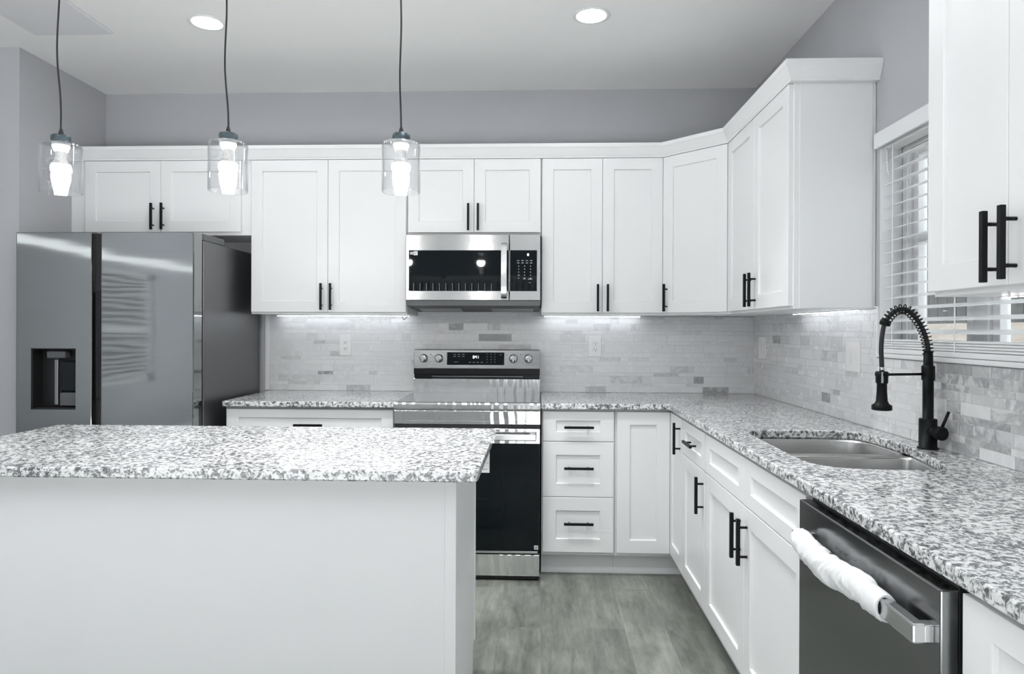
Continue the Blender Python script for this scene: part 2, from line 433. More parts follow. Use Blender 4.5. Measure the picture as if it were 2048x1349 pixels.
struct(w, 'wall_rear', 'rear_siding', 'grey wall across the added ground behind the viewer', 'wall')  # unseen wall, raised and darkened to dim the reflections in the steel
w = MB(); YE = -8.0; CS = (-7.95, -3.4, 2.10, 2.20)      # slot added above the side window so bright sky streaks the refrigerator
for a, b, c, d in ((YE, RW[0], 0, CS[2]), (RW[0], RW[1], 0, RW[2]), (RW[0], RW[1], RW[3], CS[2]), (RW[1], CS[1], 0, CS[2]), (YE, CS[0], CS[2], CS[3]), (YE, CS[1], CS[3], ZC), (CS[1], YN, 0, ZC)): w.box(XO - .1, XO, a, b, c, d)
struct(w, 'wall_light_block', 'wall_paint', 'grey side wall added left of the viewer to block sky light', 'wall')  # unseen wall added to keep sky light from the left off the cabinets

# window over the sink: frame, two sashes, mullion, glass
w1 = thing('window_1', 'white vinyl twin window over the sink', 'window', (XR + .11, -1.934, WZ0)); w1['kind'] = 'structure'
m = MB(); xa, xb = XR + .082, XR + .138
m.box(xa, xb, WY1 - .055, WY1 - .0006, WZ0 + .0006, WZ1 - .0006, .003).box(xa, xb, WY0 + .0006, WY0 + .055, WZ0 + .0006, WZ1 - .0006, .003)
m.box(xa + .001, xb - .001, WY0 + .002, WY1 - .002, WZ1 - .05, WZ1 - .0012, .003).box(xa + .001, xb - .001, WY0 + .002, WY1 - .002, WZ0 + .0012, WZ0 + .014, .003)
m.box(xa - .001, xb + .001, -1.992, -1.900, WZ0 + .002, WZ1 - .002, .003); m.build('window_frame', 'trim_white', w1)
for ya, yb in ((-1.900, WY1 - .055), (WY0 + .055, -1.992)):
    s = MB(); q = .034
    s.box(xa + .012, xb - .010, ya + .0006, ya + q, WZ0 + .0146, WZ1 - .0506, .002).box(xa + .012, xb - .010, yb - q, yb - .0006, WZ0 + .0146, WZ1 - .0506, .002)
    for z0_, z1_ in ((WZ0 + .0152, WZ0 + .042), (WZ1 - .085, WZ1 - .0512), (1.62, 1.655)): s.box(xa + .0135, xb - .0115, ya + .0012, yb - .0012, z0_, z1_, .002)
    sash = s.build('sash', 'trim_white', w1)
    MB().box(xb - .024, xb - .02, ya + q * .8, yb - q * .8, WZ0 + .035, WZ1 - .08).build('pane', 'window_glass', sash)
struct(MB().box(XR - .014, XR + .14, WY0 - .004, WY1 + .004, WZ0 - .015, WZ0, .003), 'trim_1', 'trim_white', 'white sill ledge under the kitchen window', 'window sill')
# reveals of the window opening
w = MB()
w.box(XR - .001, XR + .08, WY1 - .004, WY1 - .0005, WZ0 + .0005, WZ1 - .0005).box(XR - .001, XR + .08, WY0 + .0005, WY0 + .004, WZ0 + .0005, WZ1 - .0005).box(XR - .001, XR + .08, WY0 + .0005, WY1 - .0005, WZ1 - .004, WZ1 - .0005)
struct(w, 'trim_2', 'trim_white', 'white window reveal lining', 'trim')
# glass doors and side window behind the viewer, seen only in reflections
w2 = thing('window_2', 'side window with half open blind left of the viewer', 'window', (XO, (RW[0] + RW[1]) / 2, RW[2])); w2['kind'] = 'structure'
m = MB()
for a, b, c, d in ((RW[0], RW[0] + .06, RW[2], RW[3]), (RW[1] - .06, RW[1], RW[2], RW[3]), (RW[0], RW[1], RW[2], RW[2] + .06), (RW[0], RW[1], RW[3] - .06, RW[3]), (RW[0], RW[1], 1.27, 1.35)): m.box(XO - .09, XO - .04, a, b, c, d)
m.build('window_frame', 'trim_white', w2)
m = MB(); z = RW[2] + .08
while z < RW[3] - .06: m.box(XO - .02, XO - .017, RW[0] + .03, RW[1] - .03, z, z + .036); z += .070
m.build('blind_slats', 'trim_white', w2)
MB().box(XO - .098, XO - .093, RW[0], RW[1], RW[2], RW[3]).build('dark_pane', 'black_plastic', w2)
d1 = thing('door_1', 'sliding glass doors at the rear of the living area', 'door', ((GD[0] + GD[1]) / 2, YR, 0)); d1['kind'] = 'structure'
m = MB()
for a in (GD[0], -1.66, GD[1] - .08): m.box(a, a + .08, YR - .09, YR - .03, 0, GD[3])
m.box(GD[0], GD[1], YR - .09, YR - .03, GD[3] - .08, GD[3]).box(GD[0], GD[1], YR - .09, YR - .03, 0, .06)
m.build('door_frame', 'trim_white', d1)
m = MB(); x = GD[0] + .05
while x < GD[1] - .02: m.box(x, x + .078, YR - .015, YR - .012, .03, 2.16); x += .107
m.build('vertical_blind', 'blind_fabric', d1)
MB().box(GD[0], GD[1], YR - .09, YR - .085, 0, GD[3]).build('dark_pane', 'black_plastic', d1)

# ------------------------------------------------------------------ marble strip tile
def tile_field(name, label, spans, forced, tone_fn, map_fn, seed):
    """spans: [(s0, s1, z0, z1)]; rows run along s; map_fn(s, depth, z) -> world point"""
    rnd = random.Random(seed); bm = bmesh.new(); cl = bm.loops.layers.float_color.new('tile')
    HS = [.036, .020, .043, .022, .040, .030, .022, .031, .046, .020, .044, .022, .043, .027, .036, .03, .04, .025]
    rows = []; z = .9095
    for h in HS: rows.append((z, z + h)); z += h
    gp = .0007
    def quad(s0, s1, za, zb, col):
        e = .0006; d = .006
        R = []
        for i, dp in ((0, 0.0), (0, d - e), (e, d)):
            R.append([bm.verts.new(map_fn(a, dp, b)) for a, b in ((s0 + i, za + i), (s1 - i, za + i), (s1 - i, zb - i), (s0 + i, zb - i))])
        fs = []
        for A, B in zip(R, R[1:]):
            for k in range(4): fs.append(bm.faces.new((A[k], A[(k + 1) % 4], B[(k + 1) % 4], B[k])))
        fs.append(bm.faces.new(R[-1]))
        for f in fs:
            for lp in f.loops: lp[cl] = (*col, 1)
    for s0, s1, z0, z1 in spans:
        for ri, (za, zb) in enumerate(rows):
            a, b = max(za, z0), min(zb, z1)
            if b - a < .006: continue
            fx = sorted([(f[0], f[1], f[3], f[4]) for f in forced if f[2] == ri and f[0] >= s0 - .01 and f[1] <= s1 + .01])
            s = s0; segs = []
            fx.append((s1, None, 0, 0))
            for fa, fb, tn, vn in fx:
                while s < fa - .002:
                    L = rnd.choice((.05, .075, .10, .125, .15, .20))
                    if s == s0: L = rnd.uniform(.03, .15)
                    e = min(fa, s + L)
                    if fa - e < .02: e = fa
                    t, v = tone_fn((s + e) / 2, rnd); segs.append((s, e, t, v)); s = e
                if fb is not None: segs.append((fa, fb, tn, vn)); s = fb
            for p, q, t, v in segs: quad(p + gp, q - gp, a + gp, b - gp, (t, v, rnd.random()))
    bmesh.ops.recalc_face_normals(bm, faces=bm.faces[:])
    t = thing(name, label, 'backsplash', map_fn((spans[0][0] + spans[0][1]) / 2, 0, spans[0][2]))
    me = bpy.data.meshes.new('tiles'); 
    bmesh.ops.transform(bm, matrix=MAT_OF[t.name].inverted(), verts=bm.verts[:])
    bm.to_mesh(me); bm.free(); o = bpy.data.objects.new('tiles', me); COL.objects.link(o); me.materials.append(MATS['marble_tile']); o.parent = t
    g = MB()
    for s0, s1, z0, z1 in spans:
        P, Q = map_fn(s0, .0005, z0), map_fn(s1, .0046, z1)
        g.box(min(P[0], Q[0]), max(P[0], Q[0]), min(P[1], Q[1]), max(P[1], Q[1]), z0, z1)
    g.build('grout_bed', 'grout', t)
    return t
def tone_back(s, r):
    t = r.random()
    return (r.uniform(0, .07), r.uniform(0, .12)) if t < .8 else ((r.uniform(.06, .15), r.uniform(.05, .45)) if t < .98 else (r.uniform(.2, .32), .4))
def tone_right(s, r):
    k = min(1, max(0, (s - 1.75) / .35)); t = r.random()
    if t < .25 + .3 * (1 - k): return r.uniform(0, .06), r.uniform(0, .12)
    if t < .80: return r.uniform(.04, .12 + .22 * k), r.uniform(.05, .2 + .7 * k)
    return r.uniform(.05, .15 + .30 * k), r.uniform(.1, .35 + .6 * k)
FB = [(-.565, -.475, 12, .62, .6), (-.38, -.178, 10, .75, .25), (-1.38, -1.286, 3, .45, 1.0), (.93, .99, 2, .62, .6), (.985, 1.14, 0, .5, .9), (.79, .93, 4, .22, .3)]
FR = [(.33, .45, 10, .55, .8), (.98, 1.07, 2, .72, .3), (1.10, 1.165, 3, .5, .3), (.72, .84, 10, .22, .3), (.98, 1.14, 8, .2, .5), (1.875, 2.055, 8, .72, .55), (1.84, 1.97, 7, .30, .9), (1.97, 2.13, 7, .34, 1.0), (1.90, 2.04, 6, .28, .9),
      (1.86, 1.93, 5, .3, .5), (1.93, 2.00, 4, .42, .8), (2.00, 2.14, 4, .04, .1), (1.96, 2.03, 3, .3, .7), (2.03, 2.22, 3, .36, .9), (1.93, 1.985, 2, .3, .7), (1.985, 2.06, 2, .42, .8), (2.06, 2.16, 2, .24, .8), (1.955, 2.09, 0, .4, .8), (2.09, 2.24, 0, 0, .1)]
tile_field('tile_backsplash', 'pale marble strip tile backsplash on the wall behind the range', [(-1.685, XR - .006, .909, 1.372), (-.761, -.001, 1.372, 1.43)], FB, tone_back, lambda s, d, z: (s, -d - .0008, z), 11)
tile_field('tile_backsplash', 'grey and white marble strip tile backsplash along the sink wall under the window', [(.001, 1.484, .909, 1.378), (1.484, 2.42, .909, 1.186), (2.42, 3.3, .909, 1.372)], FR, tone_right, lambda s, d, z: (XR - d - .0008, -s, z), 5)
struct(MB().box(-1.712, -1.686, -.011, 0, .909, 1.374, .003), 'trim_3', 'trim_white', 'white edge strip where the back tiles end by the refrigerator', 'trim')
m = MB().box(XR - .010, XR, -1.4925, -1.4855, 1.19, 1.384, .002).box(XR - .010, XR, -1.4855, -1.462, 1.379, 1.385, .002)
struct(m, 'trim_4', 'trim_white', 'white edge strip where the side tiles meet the window', 'trim')

# ------------------------------------------------------------------ cabinets
def handle_mesh(L=.152, horiz=False):
    """square black bar on two round posts; mounted at y=0, standing out to -y, centred at the origin"""
    m = MB(); q = .006; so = .036
    m.box(-q, q, -so, -so + 2 * q, -L / 2, L / 2, .0008, 1)
    for z in (-.048, .048): m.tube([(0, 0, z), (0, -so + q, z)], .0042, 12)
    if horiz: m.xf(Matrix.Rotation(math.radians(90), 4, 'Y'))
    return m
HV = handle_mesh().build('handle', 'black_metal').data; bpy.data.objects.remove(bpy.data.objects['handle'])
HH = handle_mesh(horiz=True).build('handle', 'black_metal').data; bpy.data.objects.remove(bpy.data.objects['handle'])
def add_handle(door, x, y, z, horiz=False):
    o = bpy.data.objects.new('handle', HH if horiz else HV); COL.objects.link(o); o.parent = door; o.location = (x, y, z)
    if horiz: pass
    return o
TH = .02
def cabinet(name, label, group, loc, rotz, w, depth, z0, z1, fronts, toe=None, extra=None):
    """local frame: x along the front 0..w, face-frame plane at y=-depth, z from the base point"""
    t = thing(name, label, 'cabinet', loc, rotz, group)
    MB().box(0, w, -depth, -.0015, z0, z1, .0015, 1).build('body', 'cabinet_white', t, local=True)
    for f in fronts: front(t, depth, **f)
    if toe is not None:
        MB().box(0, w, -depth + toe, -depth + toe + .016, 0, z0).build('toe_kick', 'cabinet_white', t, local=True)
    return t
def front(t, depth, kind, x0, x1, a, b, h=None, stile=.062, rail=.062):
    d = MB().shaker(x0, x1, a, b, -depth, TH, stile, rail).build(kind, 'cabinet_white', t, local=True)
    if h: add_handle(d, h[0], -depth - TH, h[1], len(h) > 2)
    return d
RZ = math.radians(-90)
UF, UZ0, UZ1 = .317, 1.375, 2.294            # upper cabinets: frame plane, bottom, top
DZ0, DZ1 = 1.387, 2.256
GU, GBASE = 'white shaker wall cabinets', 'white shaker base cabinets'
# local z is world z (things stand at z=0 of their run) -> base point at the cabinet bottom
def upper(label, x0, x1, zb, doors, loc=None, rotz=0.0, left_fill=0.0):
    w = x1 - x0
    L = (x0, 0, zb) if loc is None else (*loc, zb)
    fr = []
    for a, b, hx, hz in doors: fr.append(dict(kind='door', x0=a - x0, x1=b - x0, a=(DZ0 if zb < 1.5 else zb + .018) - zb, b=DZ1 - zb, h=(hx - x0, hz - zb)))
    t = cabinet('wall_cabinet', label, GU, L, rotz, w, UF, 0, UZ1 - zb, fr)
    return t
t = upper('white two-door wall cabinet above the refrigerator', -2.642, -1.668, 1.828, [(-2.637, -2.1925, -2.232, 1.932), (-2.1905, -1.722, -2.172, 1.933)])
MB().box(-.0935, -.0005, -UF + .004, -UF + .024, 0, UZ1 - 1.828, .002).build('filler_strip', 'cabinet_white', t, local=True)
upper('tall white two-door wall cabinet between refrigerator and microwave', -1.666, -.763, UZ0, [(-1.660, -1.2175, -1.248, 1.474), (-1.2155, -.767, -1.194, 1.474)])
upper('short white two-door wall cabinet directly above the microwave', -.761, -.001, 1.822, [(-.757, -.382, -.411, 1.924), (-.380, -.005, -.356, 1.924)])
upper('tall white two-door wall cabinet just right of the microwave', .001, .684, UZ0, [(.005, .3425, .317, 1.470), (.3445, .680, .372, 1.470)])
# diagonal corner cabinet
XC, XU, YC = .6853, XR - UF, -.6122
t = thing('corner_wall_cabinet', 'white wall cabinet set diagonally across the corner, one door', 'cabinet', (XC, 0, UZ0), 0, GU)
MB().prism([(XC, -.0015), (XC, -UF), (XU, YC), (XR - .0015, YC), (XR - .0015, -.0015)], UZ0, UZ1).build('body', 'cabinet_white', t)
dv = Vector((XU - XC, YC + UF)); dl = dv.length; ang = math.atan2(dv.y, dv.x)
d = MB().shaker(.012, dl - .012, DZ0 - UZ0, DZ1 - UZ0, 0, TH, .062, .062).build('door', 'cabinet_white', t, local=True)
d.location = (0, -UF, 0); d.rotation_euler = (0, 0, ang); add_handle(d, .040, -TH, 1.470 - UZ0)
# right wall
W3 = 1.4617 + YC
t = upper('white two-door wall cabinet between the diagonal corner cabinet and the window', 0, W3, UZ0, [(.006, W3 / 2 - .001, W3 / 2 - .034, 1.474), (W3 / 2 + .001, W3 - .004, W3 / 2 + .030, 1.474)], loc=(XR, YC), rotz=RZ)
MB().box(W3, W3 + .004, -UF + .022, -.016, .004, 2.274 - UZ0, .001).build('end_panel', 'cabinet_white', t, local=True)
W4 = .60
upper('white two-door wall cabinet to the right of the window, nearest to the viewer', 0, W4, UZ0, [(.004, .2915, .262, 1.469), (.2935, W4 - .004, .318, 1.472)], loc=(XR, -2.402), rotz=RZ)

# crown moulding: one profile swept along the tops with mitred corners
def sweep(path, prof):
    bm = bmesh.new(); rings = []; n = len(path)
    for i, p in enumerate(path):
        p = Vector(p)
        dirs = []
        if i > 0: dirs.append((p - Vector(path[i - 1])).normalized())
        if i < n - 1: dirs.append((Vector(path[i + 1]) - p).normalized())
        ns = [Vector((d.y, -d.x)) for d in dirs]
        m = sum(ns, Vector((0, 0))); m.normalize(); k = 1 / m.dot(ns[0])
        rings.append([bm.verts.new((p.x + m.x * o * k, p.y + m.y * o * k, z)) for o, z in prof])
    for A, B in zip(rings, rings[1:]):
        for k in range(len(prof)): bm.faces.new((A[k], A[(k + 1) % len(prof)], B[(k + 1) % len(prof)], B[k]))
    bm.faces.new(rings[0]); bm.faces.new(rings[-1]); bmesh.ops.recalc_face_normals(bm, faces=bm.faces[:])
    mb = MB(); me = bpy.data.meshes.new('x'); bm.to_mesh(me); bm.free(); mb.bm.from_mesh(me); bpy.data.meshes.remove(me)
    return mb
CP = [(.0015, 2.2585), (.0225, 2.2585), (.0235, 2.266), (.028, 2.272), (.046, 2.309), (.050, 2.314), (.050, 2.3335), (.0015, 2.3335)]
CPZ = [(.0015, 2.2955), (.0015, 2.2585), (.0225, 2.2585), (.0235, 2.266), (.028, 2.272), (.046, 2.309), (.050, 2.314), (.050, 2.3335), (-.02, 2.3335), (-.02, 2.2955)]
single(sweep([(XL + .001, -UF), (XC, -UF), (XU, YC), (XU, -1.4660), (XR - .001, -1.4660)], CPZ), 'crown_moulding', 'cabinet_white', 'white crown moulding running along the tops of the joined wall cabinets', 'moulding', (-.8, -UF, 2.2585))
single(sweep([(XR - .001, -2.402), (XU, -2.402), (XU, -3.002), (XR - .001, -3.002)], [(o, z) for o, z in CPZ]), 'crown_moulding', 'cabinet_white', 'white crown moulding on the cabinet nearest to the viewer', 'moulding', (XU, -2.7, 2.2585))

# base run. Frame plane 2 cm behind the door faces
BF = .608; BZ1 = .8785; TZ = .114; ZD0 = .133; ZS = .7095; ZT = .866
def base(label, loc, rotz, w, fr): return cabinet('base_cabinet', label, GBASE, loc, rotz, w, BF, TZ, BZ1, fr, toe=.068)
base('white base cabinet with one wide drawer between refrigerator and range', (-1.676, 0, 0), 0, .912, [
    dict(kind='drawer', x0=.012, x1=.902, a=ZS + .002, b=ZT, h=(.457, .785, 1), rail=.045), dict(kind='door', x0=.012, x1=.456, a=ZD0, b=ZS - .003, h=(.42, .6)), dict(kind='door', x0=.458, x1=.902, a=ZD0, b=ZS - .003, h=(.494, .6))])
base('narrow white base cabinet with three stacked drawers beside the range', (.004, 0, 0), 0, .381, [
    dict(kind='drawer', x0=.007, x1=.374, a=ZS + .001, b=ZT, h=(.193, .786, 1), stile=.068, rail=.047), dict(kind='drawer', x0=.007, x1=.374, a=.4215, b=ZS - .002, h=(.193, .574, 1), stile=.068, rail=.068), dict(kind='drawer', x0=.007, x1=.374, a=ZD0, b=.4185, h=(.193, .287, 1), stile=.068, rail=.068)])
# inside corner cabinet with a folding two-leaf door
XBF = .6887; FX = .3865; YS = -.911
t = thing('corner_base_cabinet', 'white corner base cabinet with folding two-leaf door at the bend of the counter', 'cabinet', (FX, 0, 0), 0, GBASE)
MB().prism([(FX, -.0015), (FX, -BF), (XBF, -BF), (XBF, YS), (XR - .0015, YS), (XR - .0015, -.0015)], TZ, BZ1).build('body', 'cabinet_white', t)
MB().prism([(FX, -.53), (FX, -.54), (XBF + .062, -.54), (XBF + .062, YS), (XBF + .072, YS), (XBF + .072, -.53)], 0, TZ).build('toe_kick', 'cabinet_white', t)
MB().shaker(.008, XBF - FX - .0215, ZD0, ZT, -BF, TH, .066, .066).build('door', 'cabinet_white', t, local=True)
d = MB().shaker(.0015, -YS - BF - .004, ZD0, ZT, 0, TH, .06, .066).build('door', 'cabinet_white', t, local=True)
d.location = (XBF - FX, -BF, 0); d.rotation_euler = (0, 0, RZ); add_handle(d, .262, -TH, .768)
# right run (rotated): local x runs toward the viewer
def right_base(label, y0, w, fr, hollow=False):
    for f in fr: f.setdefault('stile', .062)
    t = thing('base_cabinet', label, 'cabinet', (XR, y0, 0), RZ, GBASE)
    D = XR - XBF
    if hollow: MB().box(0, w, -D, -D + .02, TZ, BZ1).box(0, .018, -D + .02, -.0015, TZ, BZ1).box(w - .018, w, -D + .02, -.0015, TZ, BZ1).box(.018, w - .018, -D + .02, -.0015, TZ, TZ + .018).build('body', 'cabinet_white', t, local=True)
    else: MB().box(0, w, -D, -.0015, TZ, BZ1, .0015, 1).build('body', 'cabinet_white', t, local=True)
    for f in fr: front(t, D, **f)
    MB().box(0, w, -D + .062, -D + .078, 0, TZ).build('toe_kick', 'cabinet_white', t, local=True)
    return t
Y18, YSK, YDW = -1.353, -2.395, -3.012
right_base('white base cabinet with one small drawer over a door, next to the corner', YS - .001, YS - Y18 - .002, [
    dict(kind='drawer', x0=.006, x1=.435, a=ZS + .001, b=ZT, h=(.235, .788, 1), rail=.047), dict(kind='door', x0=.006, x1=.435, a=ZD0, b=ZS - .002, h=(.412, .606))])
ws = Y18 - YSK - .002
right_base('wide white sink base cabinet with two false drawer fronts and two doors', Y18 - .001, ws, [
    dict(kind='false_drawer', x0=.006, x1=ws / 2 - .001, a=ZS + .001, b=ZT, rail=.047), dict(kind='false_drawer', x0=ws / 2 + .001, x1=ws - .006, a=ZS + .001, b=ZT, rail=.047),
    dict(kind='door', x0=.006, x1=ws / 2 - .001, a=ZD0, b=ZS - .002, h=(.482, .598)), dict(kind='door', x0=ws / 2 + .001, x1=ws - .006, a=ZD0, b=ZS - .002, h=(.556, .597))], hollow=True)
right_base('white base cabinet on the near side of the dishwasher', YDW - .006, .6, [
    dict(kind='drawer', x0=.006, x1=.594, a=ZS + .001, b=ZT, stile=.07, rail=.047, h=(.3, .788, 1)), dict(kind='door', x0=.006, x1=.299, a=ZD0, b=ZS - .002, h=(.26, .6)), dict(kind='door', x0=.301, x1=.594, a=ZD0, b=ZS - .002, h=(.34, .6))])
# shoe moulding on the toe kicks
struct(MB().prism([(-.540, 0), (-.549, 0), (-.5485, .012), (-.545, .024), (-.540, .030)], .004, XBF + .0615, 'x'), 'baseboard_back', 'trim_white', 'white shoe moulding under the drawer cabinet', 'moulding')
struct(MB().prism([(XBF + .062, 0), (XBF + .053, 0), (XBF + .0535, .012), (XBF + .057, .024), (XBF + .062, .030)], -3.6, -.5485, 'y') if False else MB().box(XBF + .053, XBF + .0615, -2.394, -.5495, 0, .028, .004), 'baseboard_right', 'trim_white', 'white shoe moulding under the sink cabinets', 'moulding')
# ------------------------------------------------------------------ worktops and sink
CZ0, CZ1 = .879, .9084
XCT, YCT = .6566, -.6544
m = MB(); slab(m, round_corners([(-1.6783, YCT), (-.7635, YCT), (-.7635, -.001), (-1.6783, -.001)], [.008, .002, .002, .002], 3), [], CZ0, CZ1)
single(m, 'worktop', 'granite', 'short speckled granite worktop between refrigerator and range', 'worktop', (-1.22, -.33, CZ0))
CUT = [(.772, -1.60), (.80, -1.548), (.86, -1.528), (.98, -1.522), (1.10, -1.525), (1.165, -1.548), (1.198, -1.61), (1.206, -1.72), (1.204, -1.83), (1.193, -1.94), (1.174, -2.05), (1.145, -2.16), (1.11, -2.225), (1.04, -2.247), (.94, -2.247), (.84, -2.232), (.785, -2.19), (.765, -2.12), (.763, -2.00), (.766, -1.80)]
CUT = catmull(CUT, 4)
def ccw(p):
    a = sum(p[i][0] * p[(i + 1) % len(p)][1] - p[(i + 1) % len(p)][0] * p[i][1] for i in range(len(p)))
    return p if a > 0 else p[::-1]
CUT = ccw(CUT)
m = MB(); slab(m, ccw([(.0015, YCT), (.0015, -.001), (XR - .001, -.001), (XR - .001, -3.6), (XCT, -3.6), (XCT, YCT - .012), (XCT - .012, YCT)]), [CUT], CZ0, CZ1)
single(m, 'worktop', 'granite', 'long L-shaped speckled granite worktop with the sink cut into it', 'worktop', (.9, -1.5, CZ0))

sink = thing('sink', 'stainless steel double-bowl undermount sink below the window', 'sink', (.98, -1.885, .67))
YD = -1.865
def clip(poly, y, keep_above):
    out = []
    for i in range(len(poly)):
        a, b = poly[i], poly[(i + 1) % len(poly)]
        ia, ib = (a[1] > y) == keep_above, (b[1] > y) == keep_above
        if ia: out.append(a)
        if ia != ib: t = (y - a[1]) / (b[1] - a[1]); out.append((a[0] + (b[0] - a[0]) * t, y))
    return out
def resample(poly, n):
    P = [Vector(p) for p in poly]; L = [0]
    for i in range(len(P)): L.append(L[-1] + (P[(i + 1) % len(P)] - P[i]).length)
    out = []; j = 0
    for k in range(n):
        d = L[-1] * k / n
        while L[j + 1] < d: j += 1
        t = (d - L[j]) / max(1e-9, L[j + 1] - L[j]); q = P[j].lerp(P[(j + 1) % len(P)], t); out.append(q)
    return out
BIG = offset_poly(CUT, -.007)
rim_polys = []
for ya, above in ((YD + .012, True), (YD - .012, False)):
    po = resample(clip(BIG, ya, above), 96); c = sum(po, Vector((0, 0))) / len(po)
    for _ in range(6): po = [(po[i - 1] + po[i] * 2 + po[(i + 1) % len(po)]) / 4 for i in range(len(po))]
    bm = bmesh.new(); rings = []
    for k, z in ((1.0, .8785), (.99, .868), (.965, .80), (.94, .72), (.91, .69), (.84, .676), (.70, .672), (.30, .670), (.10, .668)):
        rings.append([bm.verts.new((c.x + (p.x - c.x) * k, c.y + (p.y - c.y) * k, z)) for p in po])
    for A, B in zip(rings, rings[1:]):
        for k in range(len(po)): bm.faces.new((A[k], A[(k + 1) % len(po)], B[(k + 1) % len(po)], B[k])).smooth = True
    bm.faces.new(rings[-1]); bmesh.ops.recalc_face_normals(bm, faces=bm.faces[:])
    for f in bm.faces: f.normal_flip()
    mb = MB(); me = bpy.data.meshes.new('x'); bm.to_mesh(me); bm.free(); mb.bm.from_mesh(me); bpy.data.meshes.remove(me)
    bowl = mb.build('bowl', 'sink_steel', sink)
    md = bowl.modifiers.new('s', 'SOLIDIFY'); md.thickness = .0012; md.offset = 1
    MB().lathe([(.001, .0), (.030, .0), (.042, .004), (.045, .004), (.045, .002)], (c.x, c.y, .6705), n=32).build('drain', 'bright_steel', sink)
m = MB().box(.762, 1.20, YD - .016, YD + .016, .868, .8775, .004); m.build('divider', 'sink_steel', sink)

# ------------------------------------------------------------------ faucet
FXX, FY = 1.247, -1.905
fa = thing('faucet', 'matte black spring-neck pull-down faucet behind the sink', 'faucet', (FXX, FY, CZ1))
MB().lathe([(.0, .9084), (.031, .9084), (.031, .9125), (.0285, .914), (.0265, .914), (.0265, 1.003), (.025, 1.006), (.016, 1.006), (.016, 1.13), (.0195, 1.131), (.0195, 1.175), (.018, 1.178), (.0145, 1.178), (.0135, 1.222), (.011, 1.224), (0, 1.224)], (FXX, FY, 0), n=40).build('body', 'black_metal', fa)
arc = [(1.247, 1.215), (1.245, 1.24), (1.239, 1.268), (1.226, 1.302), (1.205, 1.334), (1.182, 1.356), (1.163, 1.361), (1.143, 1.355), (1.124, 1.338), (1.111, 1.319), (1.104, 1.298), (1.099, 1.262), (1.0975, 1.225), (1.099, 1.19), (1.100, 1.158)]
def spline(pts, sub):
    out = []
    for i in range(len(pts) - 1):
        p0, p1, p2, p3 = (Vector(pts[min(max(i + k - 1, 0), len(pts) - 1)]) for k in range(4))
        for j in range(sub):
            t = j / sub; out.append(0.5 * ((2 * p1) + (p2 - p0) * t + (2 * p0 - 5 * p1 + 4 * p2 - p3) * t * t + (3 * p1 - p0 - 3 * p2 + p3) * t ** 3))
    out.append(Vector(pts[-1])); return out
A3 = [Vector((x, FY, z)) for x, z in arc]
hp = spline(A3, 6)
MB().tube(hp, .0072, 14).build('hose', 'black_plastic', fa)
sp_path = spline(A3[:10], 40)
L = [0.0]
for a, b in zip(sp_path, sp_path[1:]): L.append(L[-1] + (b - a).length)
coil = []; turns = 21
for i, p in enumerate(sp_path):
    d = (sp_path[min(i + 1, len(sp_path) - 1)] - sp_path[max(i - 1, 0)]).normalized(); nrm = Vector((0, 1, 0)); u = d.cross(nrm).normalized()
    a = 2 * math.pi * turns * L[i] / L[-1]; R = .0150
    coil.append(p + u * R * math.cos(a) + nrm * R * math.sin(a))
MB().tube(coil, .0018, 7).build('spring', 'black_metal', fa)
p, q = A3[9], A3[10]; dd = (q - p).normalized()
MB().tube([p - dd * .006, p - dd * .004, p + dd * .010, p + dd * .012], [.013, .0165, .0165, .013], 24).build('collar', 'black_metal', fa)
hd = MB().lathe([(0, 1.158), (.017, 1.158), (.0185, 1.155), (.0185, 1.122), (.0150, 1.118), (.0155, 1.09), (.0175, 1.062), (.022, 1.053), (.030, 1.048), (.0305, 1.034), (.026, 1.032), (0, 1.032)], (1.100, FY, 0), n=32).build('spray_head', 'black_metal', fa)
MB().lathe([(.0075, 1.152), (.0078, 1.168), (.0075, 1.172)], (1.100, FY, 0), n=16).build('hose_ferrule', 'bright_steel', hd)
MB().box(1.089, 1.096, FY - .0195, FY - .0150, 1.121, 1.157, .001).build('clip_highlight_strip', 'bright_steel', hd)
m = MB().tube([(FXX - .012, FY, 1.150), (1.118, FY, 1.148)], .0042, 12); m.lathe([(.0185, 1.143), (.0205, 1.143), (.0205, 1.155), (.0185, 1.155)], (1.100, FY, 0), n=24, cap=False); m.build('support_arm', 'black_metal', fa)
hv = MB().tube([(FXX + .001, FY - .015, .966), (FXX + .004, FY - .040, .966)], .0165, 28).tube([(FXX + .004, FY - .040, .966), (FXX + .005, FY - .042, .966), (FXX + .0095, FY - .064, .966), (FXX + .010, FY - .066, .966)], [.018, .0215, .0215, .020], 32).build('valve_handle', 'black_metal', fa)
MB().tube([(FXX + .010, FY - .056, .980), (FXX + .029, FY - .062, 1.036)], .0046, 14).build('lever', 'black_metal', hv)

